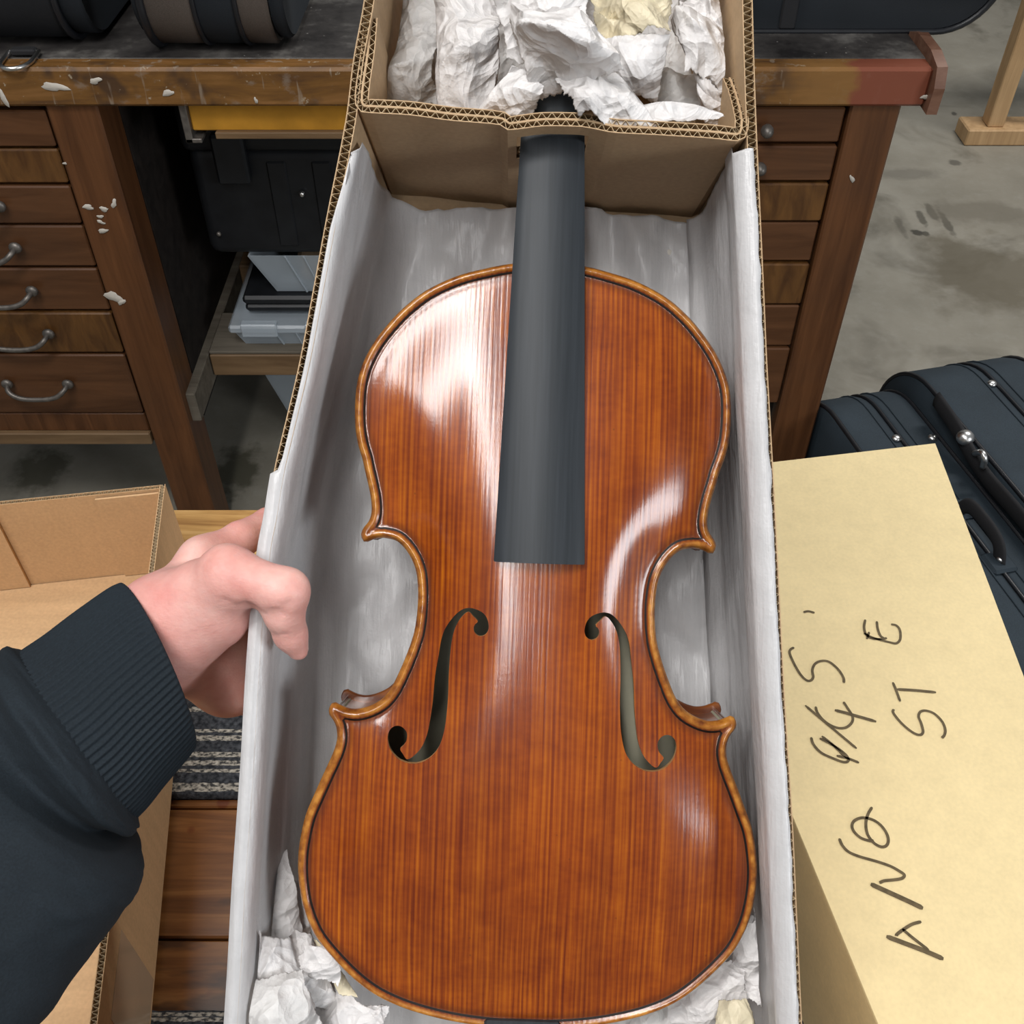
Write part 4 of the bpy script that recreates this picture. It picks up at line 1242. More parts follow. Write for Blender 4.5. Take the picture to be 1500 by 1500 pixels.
f_px = [(717, 914), (714.6, 901), (707.5, 892.5), (697, 888), (687.7, 887), (678, 890), (668, 898.5), (658, 911), (651.5, 922.5), (647, 937.5), (643.5, 958.8), (639, 985), (637, 1008), (635.5, 1026), (632.4, 1048), (628.2, 1069), (621, 1086), (611, 1098), (599.5, 1105.5), (593, 1098.5), (588.5, 1092), (593.5, 1087), (598, 1079), (598, 1069), (591, 1062), (581.5, 1060.8), (573.5, 1065.5), (569.5, 1074), (570, 1084), (574.5, 1095), (586, 1106), (602, 1110.5), (619, 1108.5), (635, 1099), (647, 1082.6), (654.5, 1056), (657.8, 1026), (659, 1005), (659.3, 985), (661, 957), (664, 932), (669, 915), (677, 901.5), (687.3, 892.5), (695, 899), (701.6, 905.8), (697.2, 910), (695.2, 917), (698.5, 924), (706, 926.8), (713.5, 923)]
fl = np.array([vl(*p) for p in f_px])
fl = resample(smoothpoly(fl, 4, True), 0.0009)
fr_ = fl.copy()[::-1]
fr_[:, 0] *= -1
def inside(P, poly):
    x, y = P[:, 0], P[:, 1]
    r = np.zeros(len(P), bool)
    n = len(poly)
    x0, y0 = poly[:, 0], poly[:, 1]
    x1, y1 = np.roll(x0, -1), np.roll(y0, -1)
    for i in range(n):
        c = (y0[i] > y) != (y1[i] > y)
        if y1[i] != y0[i]:
            r ^= c & (x < (x1[i] - x0[i]) * (y - y0[i]) / (y1[i] - y0[i]) + x0[i])
    return r
def dist_poly(P, poly):
    a, b_ = poly, np.roll(poly, -1, 0)
    best = np.full(len(P), 1e9)
    for i in range(len(a)):
        d = b_[i] - a[i]
        t = np.clip(((P - a[i]) @ d) / (d @ d + 1e-18), 0, 1)
        q_ = P - (a[i] + t[:, None] * d)
        best = np.minimum(best, (q_ ** 2).sum(1))
    return np.sqrt(best)
# arching field
GS = 0.0025
gx = np.arange(-0.112, 0.1121, GS)
gy = np.arange(boty - 0.006, topy + 0.006, GS)
GX, GY = np.meshgrid(gx, gy)
GP = np.stack([GX.ravel(), GY.ravel()], 1)
ins_m = inside(GP, OUT) & (dist_poly(GP, OUT[::2]) > 0.0045)
ins_m = ins_m.reshape(GX.shape)
phi = np.zeros(GX.shape)
for it in range(5200):
    n_ = phi.copy()
    n_[1:-1, 1:-1] = 0.25 * (phi[:-2, 1:-1] + phi[2:, 1:-1] + phi[1:-1, :-2] + phi[1:-1, 2:]) + 1.0
    phi = np.where(ins_m, n_, 0)
cc = phi[:, len(gx) // 2]
for _ in range(6):
    cc = np.convolve(np.pad(cc, 1, mode='edge'), [0.25, 0.5, 0.25], 'valid')
ratio = np.clip(phi / np.maximum(cc[:, None], cc.max() * 0.02), 0, 1.0)
yc, hl = (topy + boty) / 2, (topy - boty) / 2 - 0.0045
tt = np.clip((gy - yc) / hl, -1, 1)
Lr = np.clip(1 - tt ** 2, 0, 1)
Larch = 0.5 - 0.5 * np.cos(math.pi * Lr ** 0.85)
arch = (0.5 - 0.5 * np.cos(math.pi * ratio ** 0.92)) * Larch[:, None]
for _ in range(3):
    p_ = np.pad(arch, 1, mode='edge')
    arch = (p_[:-2, 1:-1] + p_[2:, 1:-1] + p_[1:-1, :-2] + p_[1:-1, 2:] + 4 * arch) / 8
def arch_at(P):
    fx_ = np.clip((P[:, 0] - gx[0]) / GS, 0, len(gx) - 1.001)
    fy_ = np.clip((P[:, 1] - gy[0]) / GS, 0, len(gy) - 1.001)
    i, j = fx_.astype(int), fy_.astype(int)
    a, b_ = fx_ - i, fy_ - j
    return arch[j, i] * (1 - a) * (1 - b_) + arch[j, i + 1] * a * (1 - b_) + arch[j + 1, i] * (1 - a) * b_ + arch[j + 1, i + 1] * a * b_
AH = 0.0155
def top_z(P, d):
    z = AH * arch_at(P)
    z = z + 0.0011 * np.exp(-((d - 0.0018) / 0.0014) ** 2) - 0.0012 * np.clip(1 - d / 0.0011, 0, 1) ** 2
    z = z - 0.0004 * np.exp(-((d - 0.0052) / 0.0016) ** 2)
    return z
def plate_points(step, near):
    xs = np.arange(-0.11, 0.11, step)
    ysg = np.arange(boty, topy, step * 0.87)
    pts = []
    for k, y in enumerate(ysg):
        o_ = (k % 2) * step / 2
        pts.append(np.stack([xs + o_, np.full(len(xs), y)], 1))
    coarse = np.vstack(pts)
    coarse = coarse[inside(coarse, OUT)]
    d = dist_poly(coarse, OUT)
    coarse = coarse[d > 0.0085]
    rings = []
    Nn = np.roll(OUT, -1, 0) - np.roll(OUT, 1, 0)
    Nn = np.stack([-Nn[:, 1], Nn[:, 0]], 1)
    Nn /= np.linalg.norm(Nn, axis=1)[:, None] + 1e-12
    if not inside((OUT + Nn * 0.003)[:1], OUT)[0]:
        Nn = -Nn
    for k, r_ in enumerate(near):
        q_ = OUT + Nn * r_
        dd = dist_poly(q_, OUT)
        q_ = q_[(dd > r_ * 0.93) & inside(q_, OUT)]
        rings.append(q_)
    return coarse, rings, Nn
coarse, rings, NOUT = plate_points(0.0021, [0.0005, 0.0011, 0.0018, 0.0026, 0.0033, 0.0041, 0.0050, 0.0060, 0.0072])
def triangulate(loops, extra, holes):
    V, E = [], []
    for lp in loops:
        n0 = len(V)
        V += [Vector(p) for p in lp]
        E += [(n0 + i, n0 + (i + 1) % len(lp)) for i in range(len(lp))]
    V += [Vector(p) for p in extra]
    vo, eo, fo, *_ = delaunay_2d_cdt(V, E, [], 0, 1e-6)
    vo = np.array([tuple(v_) for v_ in vo])
    fo = [tuple(t_) for t_ in fo]
    cen_ = np.array([vo[list(t_)].mean(0) for t_ in fo])
    keep = inside(cen_, OUT)
    for hname in holes:
        keep &= ~inside(cen_, hname)
    return vo, [t_ for t_, k in zip(fo, keep) if k]
ext = np.vstack([coarse] + rings)
hd_ = np.minimum(dist_poly(ext, fl), dist_poly(ext, fr_))
ext = ext[(hd_ > 0.0008) & ~inside(ext, fl) & ~inside(ext, fr_)]
vo, fo = triangulate([OUT, fl, fr_], ext, [fl, fr_])
dd = dist_poly(vo, OUT)
dd[:len(OUT)] = 0
zz = top_z(vo, dd)
def ccw(V2, tri):
    a, b_, c = V2[tri[0]], V2[tri[1]], V2[tri[2]]
    return tri if (b_[0] - a[0]) * (c[1] - a[1]) - (b_[1] - a[1]) * (c[0] - a[0]) > 0 else (tri[0], tri[2], tri[1])
fo = [ccw(vo, t_) for t_ in fo]
verts = [(p[0], p[1], z) for p, z in zip(vo, zz)]
topo = mesh('top_plate', verts, fo, 'spruce', vio, True, local=True)
at = topo.data.attributes.new('edge_d', 'FLOAT', 'POINT')
at.data.foreach_set('value', list(map(float, dd)))
# rounded outer edge of the plate and cut edges of the sound holes
def strip(loop2, prof, name, mat, smooth=True, zf=None, edge=None):
    n = len(loop2)
    v, f = [], []
    for (o_, z) in prof:
        for i in range(n):
            p = loop2[i] + NOUT[i] * o_ if edge is None else loop2[i]
            zb_ = z if zf is None else zf[i] + z
            v.append((p[0], p[1], zb_))
    for k in range(len(prof) - 1):
        f += [(k * n + i, k * n + (i + 1) % n, (k + 1) * n + (i + 1) % n, (k + 1) * n + i) for i in range(n)]
    return v, f
z_edge = float(top_z(OUT[:1], np.zeros(1))[0])
v, f = strip(OUT, [(0, z_edge), (-0.0004, z_edge - 0.0007), (-0.0006, z_edge - 0.0016), (-0.0004, z_edge - 0.0026), (0.0004, z_edge - 0.0034), (0.004, z_edge - 0.0036)], '', None)
eo_ = mesh('plate_edge', v, f, 'spruce', vio, True, local=True)
at = eo_.data.attributes.new('edge_d', 'FLOAT', 'POINT')
at.data.foreach_set('value', [0.0006] * len(eo_.data.vertices))
for hl_ in (fl, fr_):
    zh = top_z(hl_, dist_poly(hl_, OUT))
    n = len(hl_)
    v = [(p[0], p[1], z - 0.00002) for p, z in zip(hl_, zh)] + [(p[0], p[1], z - 0.0028) for p, z in zip(hl_, zh)]
    f = [(i, (i + 1) % n, (i + 1) % n + n, i + n) for i in range(n)]
    mesh('sound_hole_rim', v, f, 'edge_wood', vio, False, local=True)
# purfling inlay
pq = OUT + NOUT * 0.0041
kp = (dist_poly(pq, OUT) > 0.0040) & inside(pq, OUT)
pv = pq[kp]
mb = MB()
n = len(pv)
a2, c2 = np.roll(pv, 1, 0), np.roll(pv, -1, 0)
tg = c2 - a2
tg /= np.linalg.norm(tg, axis=1)[:, None] + 1e-12
nn = np.stack([-tg[:, 1], tg[:, 0]], 1)
inner, outer = pv + nn * 0.00048, pv - nn * 0.00048
v = []
for q_ in (inner, pv, outer):
    zq = top_z(q_, dist_poly(q_, OUT)) + (0.00012 if q_ is pv else 0.00004)
    v += [(a[0], a[1], z) for a, z in zip(q_, zq)]
f = []
for k in range(2):
    f += [(k * n + i, (k + 1) * n + i, (k + 1) * n + (i + 1) % n, k * n + (i + 1) % n) for i in range(n)]
mesh('purfling', v, f, 'purfling', vio, True, local=True)
# ribs, back plate
RH = 0.031
ri = OUT + NOUT * 0.0028
n = len(ri)
v = [(p[0], p[1], -0.0042) for p in ri] + [(p[0], p[1], -0.0042 - RH) for p in ri]
mesh('ribs', v, [(i, i + n, (i + 1) % n + n, (i + 1) % n) for i in range(n)], 'maple', vio, True, local=True)
ri2 = OUT + NOUT * 0.0042
v = [(p[0], p[1], -0.0042) for p in ri2] + [(p[0], p[1], -0.0042 - RH) for p in ri2]
mesh('rib_inside', v, [(i, (i + 1) % n, (i + 1) % n + n, i + n) for i in range(n)], 'raw_maple', vio, True, local=True)
cb = np.vstack([coarse[::2], rings[5][::2], rings[8][::2]])
vb, fb = triangulate([OUT], cb, [])
fb = [ccw(vb, t_) for t_ in fb]
zb_ = -0.0042 - RH
arch_b = arch_at(vb)
bv = [(p[0], p[1], zb_ - 0.010 * a) for p, a in zip(vb, arch_b)]
db_ = dist_poly(vb, OUT)
db_[:len(OUT)] = 0
inner_f = [t_ for t_ in fb if min(db_[list(t_)]) > 0.0030]
outer_f = [t_ for t_ in fb if min(db_[list(t_)]) <= 0.0030]
mesh('back_inside', bv, inner_f, 'raw_maple', vio, True, local=True)
mesh('back_margin', bv, outer_f, 'maple', vio, True, local=True)
bv2 = [(p[0], p[1], zb_ - 0.0042 - 0.0125 * a) for p, a in zip(vb, arch_b)]
mesh('back_plate', bv2, [t_[::-1] for t_ in fb], 'maple', vio, True, local=True)
v, f = strip(OUT, [(0.004, zb_), (0.0003, zb_ - 0.0002), (-0.0005, zb_ - 0.0012), (-0.0007, zb_ - 0.002), (-0.0005, zb_ - 0.003), (0.0, zb_ - 0.0042)], '', None)
mesh('back_edge', v, f, 'maple', vio, True, local=True)

# fingerboard, neck, nut, pegbox, scroll
y_e, y_n = vl(791, 822)[1], vl(791, 822)[1] + 0.270
def fb_z(y):
    return 0.024 + (0.008 - 0.024) * (y - y_e) / 0.19
def fb_w(y):
    return 0.0402 + (0.0245 - 0.0402) * (y - y_e) / 0.27
v, f = [], []
NS, NR = 30, 17
ysf = [y_e, y_e + 0.0006] + list(np.linspace(y_e + 0.004, y_n, NS - 2))
for i, y in enumerate(ysf):
    hw = fb_w(y) / 2 * (0.985 if i == 0 else 1)
    z0 = fb_z(y)
    for k in range(NR):
        x = -hw + 2 * hw * k / (NR - 1)
        v.append((x, y, z0 - (0.042 - math.sqrt(0.042 ** 2 - x * x)) - (0.0005 if k in (0, NR - 1) else 0)))
    zs = z0 - 0.0095
    v.append((hw - 0.0006, y, zs)); v.append((hw * 0.7, y, zs + 0.003)); v.append((-hw * 0.7, y, zs + 0.003)); v.append((-hw + 0.0006, y, zs))
RR = NR + 4
for i in range(NS - 1):
    for k in range(RR):
        f.append((i * RR + k, i * RR + (k + 1) % RR, (i + 1) * RR + (k + 1) % RR, (i + 1) * RR + k))
f += [tuple(range(RR - 1, -1, -1)), tuple((NS - 1) * RR + k for k in range(RR))]
o = mesh('fingerboard', v, f, 'ebony', vio, True, local=True)
me = o.data
# keep the long edges crisp
me.polygons.foreach_set('use_smooth', [True] * len(me.polygons))
em = o.modifiers.new('edge_split', 'EDGE_SPLIT'); em.split_angle = R(35)
y_body = topy
v, f = [], []
ysn = list(np.linspace(y_body - 0.006, y_n, 18))
for y in ysn:
    t = (y - y_body) / (y_n - y_body)
    hw = fb_w(y) / 2 - 0.0008
    dep = 0.0115 + 0.030 * max(0, 1 - t * 4.5) ** 2
    for k in range(15):
        a = math.pi * k / 14
        v.append((hw * math.cos(a), y, fb_z(y) - 0.0093 - dep * math.sin(a)))
n = 15
for i in range(17):
    f += [(i * n + k, (i + 1) * n + k, (i + 1) * n + k + 1, i * n + k + 1) for k in range(n - 1)]
    f.append((i * n, i * n + n - 1, (i + 1) * n + n - 1, (i + 1) * n))
f += [tuple(range(n)), tuple(17 * n + n - 1 - k for k in range(n))]
mesh('neck', v, f, 'maple', vio, True, local=True)
mb = MB(); mb.bbox((-0.0122, y_n, fb_z(y_n) - 0.009), (0.0122, y_n + 0.005, fb_z(y_n) + 0.0006), 0.0012); mesh('nut', mb.v, mb.f, 'ebony', vio, False, local=True)
v, f = [], []
for i in range(9):
    t = i / 8
    y = y_n + 0.005 + 0.068 * t
    hw = 0.0125 - 0.004 * t
    zt_ = fb_z(y_n) - 0.002 - 0.012 * t * t
    zl = zt_ - 0.022 + 0.006 * t
    v += [(-hw, y, zt_), (hw, y, zt_), (hw * 0.8, y, zl), (-hw * 0.8, y, zl)]
for i in range(8):
    f += [(4 * i + j, 4 * i + (j + 1) % 4, 4 * i + 4 + (j + 1) % 4, 4 * i + 4 + j) for j in range(4)]
f += [(3, 2, 1, 0), (32, 33, 34, 35)]
mesh('pegbox', v, f, 'maple', vio, False, local=True)
mb = MB()
cyS, czS = y_n + 0.084, fb_z(y_n) - 0.022
pts, rs = [], []
for k in range(40):
    a = R(200 - k * 18)
    rr = 0.0145 * (1 - k / 40 * 0.75)
    x = 0.004 + 0.014 * k / 40
    pts.append((x, cyS + rr * math.cos(a), czS + rr * math.sin(a))); rs.append(0.0042 * (1 - k / 40 * 0.5))
mb.tube(pts, rs, 8)
mb.tube([(-p[0], p[1], p[2]) for p in pts], rs, 8)
mb.tube([(-0.005, cyS, czS), (0.005, cyS, czS)], 0.0145, 20)
mesh('scroll', mb.v, mb.f, 'maple', vio, True, local=True)
# saddle and end pin
ys_ = boty + 0.0035
mb = MB(); mb.bbox((-0.0175, boty - 0.0012, -0.003), (0.0175, ys_ + 0.0015, 0.0032), 0.0012); mesh('saddle', mb.v, mb.f, 'ebony', vio, False, local=True)
mb = MB(); mb.tube([(0, boty + 0.001, -0.020), (0, boty - 0.008, -0.020), (0, boty - 0.012, -0.020)], [0.005, 0.006, 0.003], 12); mesh('end_pin', mb.v, mb.f, 'ebony', vio, True, local=True)

# ------------------------------------------------------------------ crumpled packing paper
def crumple(name, label, quad, amp, seed, mat, bulge=0.0, group=None, n=72, folds=10, ragged=0.06, f0=1.2, edges='all', zmax=None):
    """a sheet spanning the quad (TL, TR, BR, BL in px and depth), creased by straight folds at several scales"""
    rnd = np.random.RandomState(seed)
    C = [F(*q_) for q_ in quad]
    A = np.array([tuple(c) for c in C])
    u, v = np.meshgrid(np.linspace(0, 1, n), np.linspace(0, 1, n))
    # ragged outline
    def rag(t, k):
        r_ = np.zeros_like(t)
        for q_ in range(4):
            fq = [2.5, 6, 13, 27][q_]
            ph = rnd.uniform(0, 1)
            x = t * fq + ph
            r_ += np.abs((x % 1) - 0.5) * [1, 0.6, 0.45, 0.3][q_]
        return r_ / 1.2 * ragged
    l, r_, tp_, bt = rag(v, 0), rag(v, 1), rag(u, 2), rag(u, 3)
    uu = l + u * (1 - l - r_)
    vv = tp_ + v * (1 - tp_ - bt)
    P = ((A[0] * ((1 - uu) * (1 - vv))[..., None] + A[1] * (uu * (1 - vv))[..., None] + A[2] * (uu * vv)[..., None] + A[3] * ((1 - uu) * vv)[..., None]))
    nrm_ = np.cross(A[1] - A[0], A[3] - A[0])
    nrm_ /= np.linalg.norm(nrm_)
    if nrm_[2] < 0:
        nrm_ = -nrm_
    W_ = np.linalg.norm(A[1] - A[0]); H_ = np.linalg.norm(A[3] - A[0])
    X, Y = uu * W_ / 0.05, vv * H_ / 0.05
    # domain warp then triangular folds
    wx = 0.22 * np.sin(Y * 2.1 + rnd.uniform(0, 6)) + 0.12 * np.sin(X * 3.7 + Y * 1.3 + rnd.uniform(0, 6))
    wy = 0.22 * np.sin(X * 2.3 + rnd.uniform(0, 6)) + 0.12 * np.sin(Y * 3.1 - X * 1.7 + rnd.uniform(0, 6))
    X2, Y2 = X + wx, Y + wy
    h = np.zeros_like(X)
    sx_ = np.zeros_like(X); sy_ = np.zeros_like(X)
    for k in range(folds):
        th = rnd.uniform(0, math.pi)
        fq = f0 * 1.36 ** (k * 0.75)
        s = (X2 * math.cos(th) + Y2 * math.sin(th)) * fq + rnd.uniform(0, 10)
        i0 = np.floor(s)
        fr2 = s - i0
        rr = lambda i: (np.sin(i * 127.1 + k * 311.7 + seed) * 43758.5453) % 1
        hh = rr(i0) * (1 - fr2) + rr(i0 + 1) * fr2          # piecewise-linear profile: straight creases of random height
        mod_ = 0.5 + 0.5 * np.sin(X2 * 1.3 * math.sin(th) - Y2 * 1.3 * math.cos(th) + rnd.uniform(0, 6))
        h += (hh - 0.5) * amp * 2.7 / (1.36 ** (k * 0.62)) * (0.35 + 0.65 * mod_)
    b_ = bulge * (np.sin(np.pi * uu) * np.sin(np.pi * vv)) ** 0.7 if bulge else 0
    P = P + (h + b_)[..., None] * nrm_
    P[..., 0] += 0.25 * h * np.cos(Y * 5 + seed); P[..., 1] += 0.25 * h * np.sin(X * 5 + seed)
    # stay inside the box: above the floor, between the walls
    P[..., 2] = np.maximum(P[..., 2], -DF + 0.004 + 0.001 * rnd.rand(n, n))
    Yf = P[..., 1]
    xl_ = np.interp(-Yf, -LP[:, 1], LP[:, 0]) + TH + 0.004
    xr_ = np.interp(-Yf, -RP[:, 1], RP[:, 0]) - TH - 0.004
    P[..., 0] = np.clip(P[..., 0], xl_, xr_)
    if zmax is not None:
        P[..., 2] = np.minimum(P[..., 2], zmax)
    V = P.reshape(-1, 3)
    f = []
    for i in range(n - 1):
        for j in range(n - 1):
            a = i * n + j
            f.append((a, a + n, a + n + 1, a + 1))
    o = mesh(name, [tuple(p) for p in V], f, mat, None, True, held=True)
    o.data.set_sharp_from_angle(angle=R(13))
    tag(o, label, 'paper', group)
    sm = o.modifiers.new('thickness', 'SOLIDIFY'); sm.thickness = 0.00025; sm.offset = 0
    return o
gt, gl, gr = 'crumpled paper around the violin head', 'crumpled paper in the lower left corner', 'crumpled paper in the lower right corner'
cp = 'crumpled_paper'
crumple(cp, 'greyish sheet lining the back of the head compartment under the other paper', [(560, -70, 0.540), (1085, -70, 0.540), (1080, 150, 0.548), (585, 140, 0.548)], 0.008, 11, 'grey_paper', group=gt)
crumple(cp, 'tall greyish sheet against the left wall of the head compartment', [(572, -70, 0.500), (650, -70, 0.492), (648, 162, 0.503), (574, 168, 0.500)], 0.008, 21, 'grey_paper', 0.010, gt, f0=0.8)
crumple(cp, 'long smooth white sheet falling beside the central wad on its left', [(628, -70, 0.486), (732, -70, 0.478), (722, 172, 0.474), (640, 176, 0.486)], 0.008, 37, 'white_paper', 0.012, gt, f0=0.9, ragged=0.04)
crumple(cp, 'white sheet standing behind the central wad', [(708, -70, 0.462), (866, -70, 0.456), (872, 92, 0.453), (742, 88, 0.460)], 0.006, 45, 'white_paper', 0.006, gt, f0=0.8)
crumple(cp, 'central bright white crumpled wad bulging above the neck', [(760, 44, 0.462), (872, 36, 0.455), (908, 140, 0.458), (770, 146, 0.456)], 0.010, 53, 'white_paper', 0.016, gt, f0=1.5)
crumple(cp, 'white crumpled flap left of the neck reaching the cardboard edge', [(752, 92, 0.456), (806, 128, 0.452), (772, 178, 0.454), (684, 182, 0.468)], 0.008, 67, 'white_paper', 0.010, gt, f0=1.6)
crumple(cp, 'white crumpled flap right of the neck spilling onto the cardboard edge', [(806, 118, 0.453), (904, 104, 0.456), (968, 190, 0.448), (846, 187, 0.447)], 0.008, 71, 'white_paper', 0.010, gt, f0=1.6)
crumple(cp, 'cream coloured crumpled sheet at the top of the head compartment', [(852, -60, 0.470), (986, -60, 0.468), (984, 52, 0.456), (872, 62, 0.458)], 0.008, 83, 'cream_paper', 0.012, gt, f0=1.2)
crumple(cp, 'white folded sheet hanging below the cream sheet', [(870, 56, 0.460), (986, 46, 0.456), (962, 158, 0.474), (902, 122, 0.464)], 0.006, 95, 'white_paper', 0.010, gt, f0=1.0)
crumple(cp, 'white crumpled sheet in the upper right of the head compartment', [(982, -70, 0.486), (1078, -70, 0.478), (1076, 176, 0.486), (994, 140, 0.486)], 0.011, 107, 'white_paper', 0.012, gt, f0=1.4)
crumple(cp, 'greyish crumpled sheet in the deep gap right of the hanging fold', [(958, 90, 0.498), (1052, 84, 0.496), (1050, 186, 0.494), (956, 176, 0.490)], 0.008, 113, 'grey_paper', 0.006, gt, f0=1.6)
crumple(cp, 'white strip running down to the right corner of the head compartment', [(1016, 90, 0.470), (1056, 108, 0.466), (1066, 192, 0.480), (1028, 190, 0.484)], 0.008, 127, 'white_paper', 0.008, gt, f0=1.6)
crumple(cp, 'thin white strip lying along the cardboard edge at the right', [(900, 160, 0.458), (1000, 172, 0.462), (1058, 196, 0.455), (940, 192, 0.449)], 0.004, 131, 'white_paper', 0.003, gt, f0=1.6)


crumple(cp, 'torn white strip standing upright beside the left wall', [(386, 1262, 0.496), (414, 1240, 0.496), (452, 1408, 0.488), (372, 1400, 0.480)], 0.004, 141, 'white_paper', 0.004, gl, f0=1.4, ragged=0.05)
crumple(cp, 'narrow torn white strip tucked against the violin edge', [(408, 1282, 0.506), (447, 1290, 0.506), (466, 1424, 0.498), (424, 1404, 0.494)], 0.003, 149, 'white_paper', 0.003, gl, f0=1.6, ragged=0.07)
crumple(cp, 'broad white crumpled sheet in the lower left corner', [(352, 1362, 0.462), (472, 1384, 0.482), (505, 1500, 0.482), (356, 1446, 0.466)], 0.007, 151, 'white_paper', 0.010, gl, f0=1.5, ragged=0.05)
crumple(cp, 'tightly crushed white knot of paper below the violin edge', [(440, 1382, 0.478), (484, 1388, 0.484), (490, 1450, 0.478), (436, 1440, 0.472)], 0.008, 163, 'white_paper', 0.010, gl, f0=2.2, zmax=-0.474)
crumple(cp, 'greyish folded sheet at the very bottom left', [(350, 1440, 0.458), (440, 1420, 0.462), (490, 1530, 0.464), (378, 1560, 0.450)], 0.006, 173, 'grey_paper', 0.008, gl, f0=0.9)
crumple(cp, 'cream torn strip under the lower left violin edge', [(456, 1372, 0.490), (478, 1388, 0.488), (528, 1462, 0.484), (498, 1456, 0.484)], 0.002, 181, 'cream_paper', 0.003, gl, f0=1.0, zmax=-0.478)
crumple(cp, 'white crumpled sheet right of the cream strip under the violin', [(470, 1434, 0.484), (575, 1462, 0.492), (556, 1535, 0.492), (440, 1530, 0.478)], 0.006, 191, 'white_paper', 0.006, gl, f0=1.6, zmax=-0.478)

crumple(cp, 'white crumpled strip wedged between violin and right wall', [(1080, 1356, 0.498), (1116, 1328, 0.498), (1122, 1480, 0.486), (1064, 1450, 0.488)], 0.007, 201, 'white_paper', 0.005, gr, f0=1.6, zmax=-0.476)
crumple(cp, 'white folded sheet below the lower right violin edge', [(985, 1436, 0.492), (1090, 1396, 0.492), (1104, 1510, 0.482), (930, 1525, 0.486)], 0.006, 211, 'white_paper', 0.005, gr, f0=1.3, zmax=-0.478)
crumple(cp, 'thin white sheet peeping out under the bottom right violin edge', [(890, 1484, 0.494), (1010, 1448, 0.494), (1000, 1530, 0.488), (870, 1540, 0.490)], 0.003, 221, 'grey_paper', 0.004, gr, f0=1.3, zmax=-0.478)
crumple(cp, 'cream crumpled piece in the lower right corner', [(1052, 1462, 0.482), (1094, 1460, 0.480), (1122, 1540, 0.474), (1036, 1540, 0.474)], 0.006, 231, 'cream_paper', 0.006, gr, f0=1.5)

